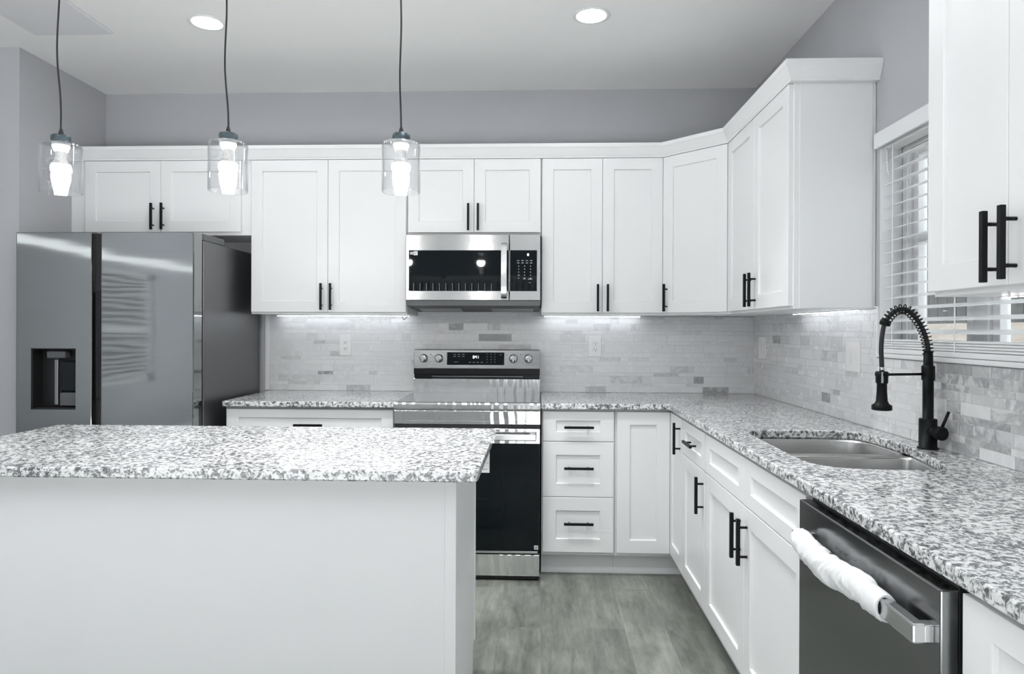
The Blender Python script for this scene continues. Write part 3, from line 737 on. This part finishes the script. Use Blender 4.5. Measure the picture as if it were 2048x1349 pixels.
# ------------------------------------------------------------------ island
isl = thing('kitchen_island', 'white panelled kitchen island in the foreground', 'island', (-1.03, -1.89, 0))
IX0, IX1, IY0, IY1 = -1.82, -.2523, -2.188, -1.602
MB().prism([(IY0, 0), (IY1 - .058, 0), (IY1 - .058, .10), (IY1 - .048, .114), (IY1, .125), (IY1, CZ0 - .0005), (IY0, CZ0 - .0005)], IX0, IX1, 'x').build('body', 'cabinet_white', isl)
MB().box(IX1 - .033, IX1 + .0005, IY0 - .004, IY0 + .02, 0, CZ0 - .001, .001, 1).build('corner_trim', 'cabinet_white', isl)
MB().box(IX1 - .001, IX1 + .004, IY1 - .020, IY1, .125, CZ0 - .001, .001, 1).build('edge_trim', 'cabinet_white', isl)
for k in range(3):
    a = IX0 + .008 + k * (IX1 - IX0 - .01) / 3; b = a + (IX1 - IX0 - .01) / 3 - .004
    MB().shaker(-b, -a, .135, .866, -IY1, TH).xf(Matrix.Rotation(math.pi, 4, 'Z')).build('door', 'cabinet_white', isl)
m = MB(); slab(m, round_corners(ccw([(-1.9028, -2.3447), (-.176, -2.3447), (-.176, -1.546), (-1.9028, -1.546)]), [.03, .022, .012, .02], 5), [], CZ0, CZ1)
single(m, 'worktop', 'granite', 'broad speckled granite top resting on the kitchen island', 'worktop', (-1.03, -1.94, CZ0))

# ------------------------------------------------------------------ refrigerator
fr = thing('refrigerator', 'stainless side-by-side refrigerator with water dispenser', 'refrigerator', (-2.197, -.4, 0))
FYF, FYB = -.83, -.742
MB().box(-2.652, -1.735, -.735, -.035, .03, 1.742, .004).build('case', 'fridge_side', fr)
def plate_hole(mb, x0, x1, z0, z1, y0, y1, hx0, hx1, hz0, hz1, bev=.005):
    def f(t):
        def ring(a, b, c, d, y): return [t.verts.new(p) for p in ((a, y, c), (b, y, c), (b, y, d), (a, y, d))]
        R = [ring(hx0, hx1, hz0, hz1, y1), ring(x0, x1, z0, z1, y1), ring(x0, x1, z0, z1, y0 + bev), ring(x0 + bev * .3, x1 - bev * .3, z0 + bev * .3, z1 - bev * .3, y0 + bev * .3), ring(x0 + bev, x1 - bev, z0 + bev, z1 - bev, y0), ring(hx0, hx1, hz0, hz1, y0), ring(hx0, hx1, hz0, hz1, y1)]
        for A, B in zip(R, R[1:]):
            for k in range(4): t.faces.new((A[k], A[(k + 1) % 4], B[(k + 1) % 4], B[k]))
        bmesh.ops.remove_doubles(t, verts=t.verts[:], dist=1e-6); bmesh.ops.recalc_face_normals(t, faces=t.faces[:])
    mb._new(f); return mb
DX0, DX1, DZa, DZb = -2.575, -2.344, .878, 1.187
ld = plate_hole(MB(), -2.655, -2.2605, .055, 1.775, FYF, FYB, DX0, DX1, DZa, DZb).build('door', 'fridge_steel', fr)
MB().box(-2.2155, -1.739, FYF, FYB, .055, 1.775, .005).build('door', 'fridge_steel', fr)
m = MB().box(-2.2600, -2.2160, FYF + .028, FYB, .055, 1.770)
m.build('grip_recess', 'black_plastic', fr)
m = MB().box(-2.246, -2.219, FYF + .006, FYF + .03, .93, 1.475, .004)
m.build('grip', 'dark_plastic', fr)
for xx in (-2.60, -1.80):
    MB().box(xx - .02, xx + .0625, -.735, -.50, 1.7425, 1.779, .006).build('hinge_cover', 'grey_plastic', fr)
MB().box(-2.64, -1.745, -.70, -.06, .0, .03).build('base_grille', 'black_plastic', fr)
dp = MB().box(DX0 - .003, DX1 + .003, FYB - .012, FYB - .002, DZa - .003, DZb + .003).box(DX0, DX0 + .004, FYF + .006, FYB - .008, DZa, DZb).box(DX1 - .004, DX1, FYF + .006, FYB - .008, DZa, DZb).box(DX0, DX1, FYF + .006, FYB - .008, DZb - .004, DZb).box(DX0, DX1, FYF + .006, FYB - .008, DZa, DZa + .008)
dp = dp.build('dispenser', 'black_plastic', fr)
MB().box(-2.515, -2.418, FYF + .025, FYB - .012, 1.135, 1.172, .006).build('nozzle', 'grey_plastic', dp)
MB().box(-2.484, -2.464, FYF + .040, FYF + .052, .897, 1.13, .003).build('paddle', 'mid_grey_metal', dp)
MB().box(-2.436, -2.352, FYF + .016, FYB - .014, .965, 1.122, .010).build('water_jug', 'black_glass', dp)
MB().box(-2.440, -2.350, FYF + .020, FYB - .014, .895, .962, .004).build('jug_rest', 'grey_plastic', dp)

# ------------------------------------------------------------------ microwave
mw = thing('microwave', 'stainless over-the-range microwave mounted above the range', 'microwave', (-.38, -.2, 1.424))
MB().box(-.7545, -.0045, -.384, -.007, 1.430, 1.8195, .003).build('case', 'dark_plastic', mw)
MF = -.404
dr = plate_hole(MB(), -.755, -.1775, 1.452, 1.8185, MF, -.386, -.738, -.1785, 1.504, 1.731, .003)
dr = dr.build('door', 'microwave_steel', mw)
MB().box(-.7385, -.1780, MF + .0025, MF + .010, 1.5035, 1.7315).build('door_glass', 'black_glass', dr)
pieces('rack_bar', 'print_grey', dr, [(-.712 + k * .0362, -.7098 + k * .0362, MF + .0019, MF + .0028, 1.507, 1.548) for k in range(13)])
pieces('sticker', 'paper', dr, [(-.7315, -.713, MF + .0018, MF + .0028, 1.708, 1.722), (-.711, -.689, MF + .0018, MF + .0028, 1.704, 1.726)])
pieces('sticker_print', 'print_grey', dr, [(-.706, -.703, MF + .0012, MF + .0020, 1.708, 1.722), (-.7025, -.6955, MF + .0012, MF + .0020, 1.713, 1.7165)] + [(-.7305 + k * .006, -.7265 + k * .006, MF + .0012, MF + .002, 1.711, 1.719) for k in range(3)])
pn = plate_hole(MB(), -.1755, -.0045, 1.452, 1.8185, MF, -.386, -.1750, -.0235, 1.504, 1.731, .003).build('control_panel', 'microwave_steel', mw)
MB().box(-.1752, -.0230, MF + .0025, MF + .010, 1.5035, 1.7315).build('touch_glass', 'black_glass', pn)
m = MB(); digits(m, '10', -.083, 1.700, MF + .0024, .013); m.build('clock_digits', 'lit_digits', pn)
kl = [(-.134 + c_ * .024, -.121 + c_ * .024, MF + .0018, MF + .0026, zz, zz + .0035) for zz in (1.672, 1.659) for c_ in range(4)]
kl += [(-.127 + c_ * .033, -.1225 + c_ * .033, MF + .0018, MF + .0026, 1.640 - r_ * .0165, 1.6455 - r_ * .0165) for r_ in range(5) for c_ in range(3)]
kl += [(a, b, MF + .0018, MF + .0026, c, d) for a, b, c, d in ((-.13, -.118, 1.590, 1.594), (-.10, -.086, 1.571, 1.5745), (-.073, -.05, 1.569, 1.5735), (-.068, -.058, 1.550, 1.5525))]
pieces('key_legend', 'print_pale', pn, kl)
hpts = [(-.205, MF + .001, 1.466), (-.205, MF - .020, 1.474), (-.205, MF - .030, 1.50), (-.205, MF - .036, 1.56), (-.205, MF - .038, 1.616), (-.205, MF - .036, 1.672), (-.205, MF - .030, 1.732), (-.205, MF - .020, 1.760), (-.205, MF + .001, 1.768)]
hs = spline([Vector(p) for p in hpts], 4)
m = MB()
def strap(t):
    rr = []
    for i, p in enumerate(hs):
        d = (hs[min(i + 1, len(hs) - 1)] - hs[max(i - 1, 0)]).normalized(); n_ = Vector((0, -d.z, d.y))
        rr.append([t.verts.new(p + Vector((sx * .0155, 0, 0)) + n_ * sy * .005) for sx, sy in ((-1, -.6), (-.8, -1), (.8, -1), (1, -.6), (1, 1), (-1, 1))])
    for A, B in zip(rr, rr[1:]):
        for k in range(6): t.faces.new((A[k], A[(k + 1) % 6], B[(k + 1) % 6], B[k]))
    t.faces.new(rr[0]); t.faces.new(rr[-1]); bmesh.ops.recalc_face_normals(t, faces=t.faces[:])
m._new(strap); m.build('handle', 'bright_steel', dr)
MB().prism([(MF + .001, 1.4505), (MF + .018, 1.424), (-.370, 1.424), (-.370, 1.4505)], -.7545, -.0045, 'x').build('bottom_lip', 'mid_grey_metal', mw)
MB().prism([(-.369, 1.4240), (-.369, 1.4295), (-.02, 1.4295), (-.02, 1.398)], -.748, -.011, 'x').build('underside', 'black_plastic', mw)
fz = lambda y: 1.4240 - (y + .369) * .026 / .349
for a, b in ((-.715, -.47), (-.29, -.045)):
    MB().prism([(-.20, fz(-.20) - .0026), (-.20, fz(-.20) + .001), (-.055, fz(-.055) + .001), (-.055, fz(-.055) - .0026)], a, b, 'x').build('filter', 'mid_grey_metal', mw)

# ------------------------------------------------------------------ range
rg = thing('range', 'stainless freestanding electric range with black oven glass', 'range', (-.381, -.35, 0))
RX0, RX1 = -.7605, -.0020
MB().box(RX0 + .002, RX1 - .002, -.650, -.035, .035, .8945, .003).build('case', 'black_plastic', rg)
ck = MB().box(RX0, RX1, -.662, -.030, .895, .910, .003).prism([(-.655, .908), (-.655, .8735), (-.6775, .8735), (-.680, .882), (-.679, .902), (-.672, .9105), (-.662, .9118)], RX0, RX1, 'x').build('cooktop', 'range_steel', rg)
MB().box(RX0 + .006, RX1 - .006, -.668, -.142, .9105, .9135, .0015).build('cooktop_glass', 'cooktop_glass', ck)
pf = plate_hole(MB(), RX0, RX1, .801, .8715, -.678, -.655, -.712, -.056, .816, .858, .003)
pf.box(-.712, -.056, -.671, -.660, .816, .858); pf = pf.build('front_panel', 'range_steel', rg)
MB().box(RX0 + .004, RX1 - .004, -.672, -.648, .784, .8005).build('vent_gap', 'black_plastic', rg)
od = MB().box(RX0 + .002, RX1 - .002, -.694, -.655, .705, .783, .003).build('oven_door', 'range_steel', rg)
MB().box(RX0 + .004, RX1 - .012, -.6955, -.655, .144, .156, .002).build('lower_trim', 'bright_steel', od)
MB().box(RX0 + .003, RX1 - .003, -.6935, -.655, .1565, .7045, .002).build('door_glass', 'black_glass', od)
m = MB().box(-.735, -.022, -.748, -.730, .728, .762, .005)
for x in (-.715, -.042): m.box(x - .014, x + .014, -.732, -.692, .731, .759, .004)
m.build('handle', 'bright_steel', od)
m = MB().box(-.395, -.262, -.6950, -.6938, .556, .678); m.build('paper_tag', 'paper', od)
pieces('tag_print', 'print_grey', od, [(a, b, -.6956, -.6948, z, z + .0035) for z, a, b in ((.572, -.38, -.272), (.579, -.38, -.30), (.604, -.276, -.268), (.636, -.38, -.29), (.65, -.38, -.28))])
MB().box(-.032, -.012, -.6945, -.6934, .166, .186).build('sticker', 'paper', od)
MB().box(-.029, -.015, -.6950, -.6944, .170, .182).build('sticker_print', 'print_grey', od)
MB().box(RX0 + .003, RX1 - .003, -.690, -.655, .026, .137, .004).build('storage_drawer', 'range_steel', rg)
m = MB().box(RX0 + .006, RX1 - .006, -.675, -.10, .006, .034)
m.build('plinth', 'black_plastic', rg)
for x in (-.72, -.04):
    MB().lathe([(.022, 0), (.024, .004), (.012, .010), (.012, .03)], (x, -.63, 0), n=16).build('foot', 'black_plastic', rg)
bx0, bx1 = -.7575, -.0045; BG = -.1375
MB().prism([(-.032, .9105), (BG, .9105), (BG, .995), (BG + .004, .998), (-.032, .998)], bx0, bx1, 'x').build('backguard', 'range_steel', rg)
vg = MB().box(bx0 + .002, bx1 - .002, BG + .010, -.032, .9985, 1.0555).box(bx0, bx1, BG + .001, BG + .014, 1.022, 1.0570, .002).build('rear_vent', 'dark_plastic', rg)
MB().box(bx0 + .11, bx1 - .10, BG + .0035, BG + .0095, 1.0080, 1.0115).build('vent_lip', 'mid_grey_metal', vg)
cp = MB().prism([(-.032, 1.0575), (BG, 1.0575), (BG + .012, 1.166), (BG + .018, 1.1705), (-.032, 1.1705)], bx0, bx1, 'x', .0015).build('control_panel', 'panel_steel', rg)
tl = math.atan2(.012, .1085)
def onp(z): return BG + (z - 1.0575) * .012 / .1085
def tilted(m_): return m_
ds = MB().prism([(onp(1.079) - .0012, 1.079), (onp(1.154) - .0012, 1.154), (onp(1.154) + .004, 1.154), (onp(1.079) + .004, 1.079)], -.5585, -.2165, 'x').build('display', 'black_glass', cp)
m = MB(); digits(m, '0:41', -.4035, 1.118, onp(1.126) - .0016, .016); m.build('clock_digits', 'lit_digits', ds)
kl = [(-.520 + c_ * .026, -.506 + c_ * .026, onp(z) - .0019, onp(z) - .0010, z, z + .0032) for c_ in range(3) for z in (1.140, 1.128)]
kl += [(-.428 + c_ * .024, -.416 + c_ * .024, onp(1.093) - .0019, onp(1.093) - .0010, 1.093, 1.0965) for c_ in range(4)]
kl += [(-.320 + c_ * .023, -.3165 + c_ * .023, onp(1.14 - r_ * .0155) - .0019, onp(1.14 - r_ * .0155) - .0008, 1.140 - r_ * .0155, 1.1445 - r_ * .0155) for r_ in range(4) for c_ in range(3)]
kl += [(-.518, -.49, onp(1.095) - .0019, onp(1.095) - .001, 1.095, 1.0975), (-.243, -.234, onp(1.14) - .0019, onp(1.14) - .001, 1.138, 1.141)]
pieces('key_legend', 'print_grey', ds, kl)
for x in (-.700, -.608, -.162, -.072):
    kb = MB().lathe([(.0255, 0), (.0255, -.004), (.0225, -.006), (.0215, -.024), (.0195, -.027), (0, -.027)], (x, onp(1.118) - .0003, 1.118), 'y', 32).build('knob', 'bright_steel', cp)
    MB().box(x - .005, x + .005, onp(1.118) - .036, onp(1.118) - .026, 1.098, 1.138, .002).build('knob_bar', 'bright_steel', kb)
pieces('burner_mark', 'slot_dark', cp, [(x - .002, x + .002, onp(1.14) - .0008, onp(1.14) + .002, 1.1385, 1.1425) for x in (-.655, -.563, -.206, -.118)])

# ------------------------------------------------------------------ dishwasher with a wrapped handle
dw = thing('dishwasher', 'dark stainless dishwasher under the sink worktop', 'dishwasher', (.95, -2.707, 0))
DY1, DY0 = -2.408, -3.006
MB().box(.645, .676, DY0, DY1, .105, .8635, .003).build('door', 'dishwasher_steel', dw)
MB().box(.6765, 1.25, DY0 + .004, DY1 - .003, .05, .868, .002).build('tub', 'black_plastic', dw)
MB().box(.715, .73, DY0 + .004, DY1 - .003, .0, .105).build('kick_plate', 'black_plastic', dw)
m = MB().box(.609, .632, DY0 + .016, DY1 - .045, .766, .800, .0035)
for y in (DY0 + .028, DY1 - .057): m.box(.628, .6455, y - .012, y + .012, .768, .798, .002)
m.build('handle', 'bright_steel', dw)
def wrap(t):
    n, N = 56, 240; ya, yb = -2.472, -2.888; rows = []
    for i in range(N + 1):
        s = i / N; y = ya + (yb - ya) * s
        env = .0248 + .0052 * math.sin(math.pi * min(1, s * 1.15)); cuff = s > .87
        if cuff: env = .0245 if s < .985 else .0235
        elif s > .85: env = .0222
        if s < .02: env *= .8 + 10 * s
        cx = .6175 - .003 * math.sin(s * 7) * (s < .85); cz = .783 - .008 * math.sin(math.pi * min(1, s / .87)) + .003 * math.sin(s * 11) * (s < .85)
        ring = []
        for k in range(n):
            a = 2 * math.pi * k / n
            tw = y * 1.0 + .018 * math.sin(a + 1.2) + .010 * math.sin(2 * a + s * 9)
            nz = .3 if cuff else 1.0
            r = env * (1 + nz * .15 * noise.noise(Vector((tw * 30, math.cos(a) * .9, math.sin(a) * .9 + 3))) + nz * .13 * noise.noise(Vector((tw * 85, math.cos(a) * 1.4, math.sin(a) * 1.4))))
            r += env * .07 * (abs(noise.noise(Vector((tw * 210, math.cos(a) * .8, math.sin(a) * .8 + 9)))) - .2) + .0005 * math.sin(tw * 1100)
            x = cx + r * math.cos(a) * .85; z = cz + r * math.sin(a) * 1.08
            ring.append(t.verts.new((min(x, .6425), y, z)))
        rows.append(ring)
    for A, B in zip(rows, rows[1:]):
        for k in range(n): t.faces.new((A[k], A[(k + 1) % n], B[(k + 1) % n], B[k])).smooth = True
    # turned-in ends
    for ring, sg in ((rows[0], -1), (rows[-1], 1)):
        c = sum((v.co for v in ring), Vector()) / n
        inn = [t.verts.new((c.x + (v.co.x - c.x) * .62, v.co.y + sg * .006, c.z + (v.co.z - c.z) * .74)) for v in ring]
        for k in range(n): t.faces.new((ring[k], ring[(k + 1) % n], inn[(k + 1) % n], inn[k])).smooth = True
    bmesh.ops.recalc_face_normals(t, faces=t.faces[:])
m = MB(); m._new(wrap)
single(m, 'cloth_wrap', 'wrap_cloth', 'crumpled white cloth sleeve wound around the dishwasher handle', 'cloth', (.612, -2.68, .783))

# ------------------------------------------------------------------ pendants
PGROUP = 'glass pendant lamps over the island'
def pendant(label, x, y, dz, lean, seed):
    rnd = random.Random(seed)
    t = thing('pendant_lamp', label, 'pendant lamp', (x, y, 1.735 + dz), 0, PGROUP)
    zt = 1.931 + dz
    MB().lathe([(0, zt), (.026, zt), (.0295, zt - .003), (.0295, zt - .027), (.028, zt - .029), (0, zt - .029)], (x, y, 0), n=40).build('socket_cap', 'pendant_cap', t)
    MB().lathe([(.0085, zt), (.0075, zt + .010), (.0045, zt + .020), (.0035, zt + .024)], (x, y, 0), n=16).build('strain_relief', 'black_plastic', t)
    pts = []
    for k in range(13):
        s = k / 12; z = zt + .02 + (ZC - .03 - zt - .02) * s
        wv = math.sin(s * 11 + seed) * .0035 * min(1, s * 4)
        pts.append(Vector((x + lean * min(1, s * 3) * (1 - max(0, s - .6)) + wv, y + rnd.uniform(-.002, .002), z)))
    pts[-1] = Vector((x, y, ZC - .02)); pts[-2].x = x + lean * .5
    MB().tube(spline(pts, 5), .0029, 10).build('cord', 'black_plastic', t)
    MB().lathe([(0, ZC - .026), (.055, ZC - .026), (.060, ZC - .022), (.060, ZC - .0005), (0, ZC - .0005)], (x, y, 0), n=40).build('canopy', 'pendant_cap', t)
    gt, gb = zt - .0292, 1.740 + dz; R = .0625; th = .0028
    MB().lathe([(.020, gt), (R - .010, gt), (R - .003, gt - .003), (R, gt - .010), (R, gb + .002), (R - th * .5, gb), (R - th, gb + .002), (R - th, gt - .010), (R - .0055, gt - .0055), (R - .011, gt - .0028), (.020, gt - .0028)], (x, y, 0), n=64, cap=False).build('glass_shade', 'clear_glass', t)
    hb = MB().lathe([(0, gt - .003), (.0265, gt - .003), (.0265, gt - .010), (.0245, gt - .012), (.0235, gt - .017), (.0225, gt - .0175), (.0205, gt - .024), (.0175, gt - .026), (0, gt - .026)], (x, y, 0), n=40).build('lamp_holder', 'white_plastic', t)
    z0 = gt - .026
    bl = MB().lathe([(.0170, z0), (.0165, z0 - .010), (.0170, z0 - .020), (.0205, z0 - .030), (.0262, z0 - .040), (.0268, z0 - .0425)], (x, y, 0), n=40, cap=False).build('bulb', 'bulb_neck', t)
    prof = [(.0305 * math.cos(math.radians(d)), z0 - .0545 - .0300 * math.sin(math.radians(d)) * (1 if d > 0 else .8)) for d in range(-30, 90, 6)] + [(0, z0 - .0845)]
    MB().lathe(prof, (x, y, 0), n=40, cap=False).build('bulb_dome', 'bulb_glow', bl)
pendant('lit clear glass pendant lamp at the left, before the grey side wall', -1.608, -1.95, 0.0, -.011, 1)
pendant('lit clear glass pendant lamp hanging second of three, before the two-door cabinet by the refrigerator', -1.041, -1.95, .003, -.010, 2)
pendant('lit clear glass pendant lamp hanging rightmost of three, nearest the microwave', -.466, -1.95, -.003, -.004, 3)

# recessed ceiling lights (two in view, the rest added out of view as fill)
def can(label, x, y, group):
    t = thing('recessed_light', label, 'ceiling light', (x, y, ZC), 0, group)
    MB().lathe([(.070, -.0005), (.088, -.0005), (.088, -.003), (.084, -.005), (.070, -.003)], (0, 0, 0), n=48, cap=False).build('trim_ring', 'trim_white', t, local=True)
    MB().lathe([(0, -.0012), (.0695, -.0012), (.0695, -.0028), (0, -.0028)], (0, 0, 0), n=48).build('lens', 'can_glow', t, local=True)
can('round recessed ceiling light toward the refrigerator side', -1.612, -.956, 'recessed ceiling lights')
can('round recessed ceiling light toward the corner cabinet side', .228, -.972, 'recessed ceiling lights')
for x, y in ((-1.612, -2.75), (.228, -2.75), (-1.6, -4.4), (.2, -4.4)):
    can('added round fill light over the viewer side, out of view', x, y, 'added fill lights of the viewer side')
# added fill lights above the aisle, just out of the picture: narrow beams onto counters, floor and base cabinets
for x, y in ((.22, -1.50), (-.08, -2.40), (-.50, -1.42), (-1.35, -1.42)):
    can('added small fill light above the aisle, out of view', x, y, 'added fill lights over the aisle')
    sl = bpy.data.lights.new('fill_beam', 'SPOT'); sl.energy = L_SPOT; sl.spot_size = math.radians(80); sl.spot_blend = .7; sl.shadow_soft_size = .06; sl.color = (.97, .99, 1.0)
    so = bpy.data.objects.new('fill_beam', sl); COL.objects.link(so); so.location = (x, y, ZC - .02)
single(MB().box(-2.53, -2.130, -1.65, -.865, ZC - .012, ZC - .0005, .004), 'ceiling_panel', 'panel_grey', 'flat grey panel under the ceiling near the left wall', 'ceiling panel', (-2.33, -1.26, ZC - .012))  # thin flat box, slightly greyer than the ceiling

# ------------------------------------------------------------------ under-cabinet light strips
def led(label, x0, x1, y0, y1, z):
    t = thing('light_strip', label, 'light strip', ((x0 + x1) / 2, (y0 + y1) / 2, z), 0, 'under-cabinet light strips')
    MB().box(x0, x1, y0, y1, z - .0040, z - .0005).build('housing', 'white_plastic', t)
    MB().box(x0 + .003, x1 - .003, y0 + .002, y1 - .002, z - .0060, z - .0041).build('diffuser', 'led_glow', t)
led('lit strip under the tall cabinet beside the refrigerator', -1.62, -.80, -.060, -.046, UZ0)
led('lit strip under the tall cabinet right of the microwave', .02, .60, -.060, -.046, UZ0)
led('lit strip under the cabinet at the left of the window', 1.238, 1.252, -1.43, -.76, UZ0)
t = thing('light_strip', 'bare lit strip of bright dots under the cabinet nearest to the viewer', 'light strip', (1.12, -2.7, UZ0), 0, 'under-cabinet light strips')
MB().box(1.115, 1.127, -2.97, -2.43, UZ0 - .0022, UZ0 - .0005).build('tape', 'white_plastic', t)
d0 = None
for k in range(18):
    y = -2.45 - k * .030
    if d0 is None: d0 = MB().box(1.117, 1.125, y - .0045, y + .0045, UZ0 - .0042, UZ0 - .0023).build('led', 'led_dot', t)
    else:
        o = d0.copy(); COL.objects.link(o); o.parent = t; o.location = (0, -k * .030, 0)
single(MB().tube(spline([Vector((-.842, -.065, 1.3715)), Vector((-.838, -.066, 1.357)), Vector((-.83, -.066, 1.349)), Vector((-.822, -.066, 1.357)), Vector((-.806, -.065, 1.3715))], 5), .0022, 8), 'cable_loop', 'grey_plastic', 'tiny grey cable loop hanging under the tall cabinet left of the microwave', 'cable', (-.83, -.066, 1.36))

# ------------------------------------------------------------------ outlets and switches
def plate(name, label, group, M, w, h, devices):
    """local: plate in the x-z plane, facing -y, centred at the origin"""
    t = thing(name, label, 'outlet' if name == 'outlet' else 'switch', M.translation, 0, group)
    rot = M.to_euler().z; t.rotation_euler = (0, 0, rot); MAT_OF[t.name] = M
    MB().box(-w / 2, w / 2, -.0125, -.0065, -h / 2, h / 2, .0022).build('cover_plate', 'white_plastic', t, local=True)
    for kind, x, z in devices:
        if kind == 'socket':
            s = MB().box(x - .0165, x + .0165, -.0142, -.0120, z - .0135, z + .0135, .004).build('socket', 'white_plastic', t, local=True)
            MB().box(x - .0075, x - .0052, -.0146, -.0138, z - .002, z + .007).box(x + .0052, x + .0075, -.0146, -.0138, z - .002, z + .006).box(x - .0022, x + .0022, -.0146, -.0138, z - .0095, z - .005).build('slots', 'slot_dark', s, local=True)
        else:
            MB().prism([(-.0120, -.033), (-.0135, -.033), (-.0160, .033), (-.0120, .033)] , x - .0165, x + .0165, 'x').build('rocker', 'white_plastic', t, local=True)
plate('outlet', 'white double outlet on the back tiles left of the range', 'wall outlets', Matrix.Translation((-1.2065, 0, 1.1885)), .074, .124, [('socket', 0, .0195), ('socket', 0, -.0195)])
plate('outlet', 'white double outlet on the back tiles right of the range', 'wall outlets', Matrix.Translation((.330, 0, 1.1895)), .080, .124, [('socket', .004, .0195), ('socket', .004, -.0195)])
RM = Matrix.Rotation(RZ, 4, 'Z')
plate('switch', 'white rocker switch plate on the sink wall close to the window', 'wall switches', Matrix.Translation((XR, -1.295, 1.181)) @ RM, .124, .122, [('rocker', -.023, 0), ('rocker', .023, 0)])
plate('switch', 'white switch plate on the sink wall close to the room corner', 'wall switches', Matrix.Translation((XR, -.165, 1.190)) @ RM, .118, .130, [('rocker', -.023, 0), ('rocker', .023, 0)])

# ------------------------------------------------------------------ window blind
bd = thing('window_blind', 'white slatted blind in the window above the sink', 'blind', (XR + .03, -1.934, WZ0))
m = MB().box(XR - .020, XR - .008, -2.388, -1.480, 1.991, 2.049, .002).box(XR - .010, XR + .02, -1.4925, -1.482, 1.993, 2.047, .001)
m.build('valance', 'trim_white', bd)
MB().box(XR + .008, XR + .062, WY0 + .006, WY1 - .006, 1.985, 2.028, .003).build('headrail', 'trim_white', bd)
m = MB(); z = 1.286
while z < 1.975:
    xa, xb = XR + .010, XR + .060
    m.prism([(xa, z - .006), (xb, z + .006), (xb, z + .0088), (xa, z - .0032)], WY0 + .008, WY1 - .008, 'y'); z += .0436
m.build('slats', 'trim_white', bd)
m = MB()
for k in range(4): m.box(XR + .009 - .001 * (k % 2), XR + .061, WY0 + .008, WY1 - .008, 1.2245 + k * .0088, 1.2322 + k * .0088, .002)
m.build('stacked_slats', 'trim_white', bd)
MB().box(XR + .006, XR + .064, WY0 + .008, WY1 - .008, WZ0 + .001, 1.223, .003).build('bottom_rail', 'trim_white', bd)
for y in (-1.566, -1.945, -2.305):
    m = MB().box(XR + .0075, XR + .0085, y - .003, y + .003, 1.223, 1.99).box(XR + .0615, XR + .0625, y - .003, y + .003, 1.223, 1.99)
    m.build('ladder_cord', 'trim_white', bd)
MB().tube([(XR + .004, -1.532, 1.985), (XR + .006, -1.534, 1.90), (XR + .004, -1.548, 1.88)], .0025, 8).build('tilt_cord', 'trim_white', bd)

# ------------------------------------------------------------------ outside the window
def ground(t):
    P = [(1.5, 14, .55), (1.5, -3, .55), (2.4, -3, .95), (2.4, 14, .95), (4.2, -3, 1.42), (4.2, 14, 1.42), (14, -3, 1.7), (14, 22, 1.7)]
    v = [t.verts.new(p) for p in P]; t.faces.new((v[0], v[1], v[2], v[3])); t.faces.new((v[3], v[2], v[4], v[5])); t.faces.new((v[5], v[4], v[6], v[7]))
m = MB(); m._new(ground)
struct(m, 'ground', 'dry_ground', 'dry tan ground rising outside the window', 'ground')
fn = thing('board_fence', 'tall weathered grey board fence outside the window', 'fence', (4, 4, 1.2))
m = MB()
for k in range(92):
    y = -2.0 + k * .15; m.box(4.0, 4.03, y, y + .143, 1.20, 3.15 + .02 * math.sin(k * 2.1), .003, 1)
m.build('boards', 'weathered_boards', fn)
m = MB()
for z in (1.7, 2.8): m.box(4.031, 4.07, -2, 11.7, z, z + .09)
m.build('rails', 'weathered_boards', fn)
def tree(x, y, h, r, seed):
    rnd = random.Random(seed)
    t = thing('tree', 'leafy dark green tree behind the fence outside the window', 'tree', (x, y, 1.4))
    MB().tube([(x, y, 1.4), (x + .1, y, h * .5), (x, y, h)], [.16, .12, .05], 10).build('trunk', 'bark', t)
    bm = bmesh.new()
    for k in range(3200):
        d = Vector((rnd.gauss(0, 1), rnd.gauss(0, 1), rnd.gauss(0, 1))).normalized() * r * rnd.random() ** .4
        c = Vector((x, y, h)) + Vector((d.x, d.y, d.z * .9)); q = rnd.uniform(.06, .14)
        u = Vector((rnd.gauss(0, 1), rnd.gauss(0, 1), rnd.gauss(0, 1))).normalized(); w_ = u.orthogonal().normalized()
        bm.faces.new([bm.verts.new(c + u * q), bm.verts.new(c + w_ * q * .5), bm.verts.new(c - u * q), bm.verts.new(c - w_ * q * .5)])
    mb = MB(); me = bpy.data.meshes.new('x'); bm.to_mesh(me); bm.free(); mb.bm.from_mesh(me); bpy.data.meshes.remove(me)
    mb.build('foliage', 'leaf_green', t)
tree(6.6, 7.7, 4.5, 1.9, 4)
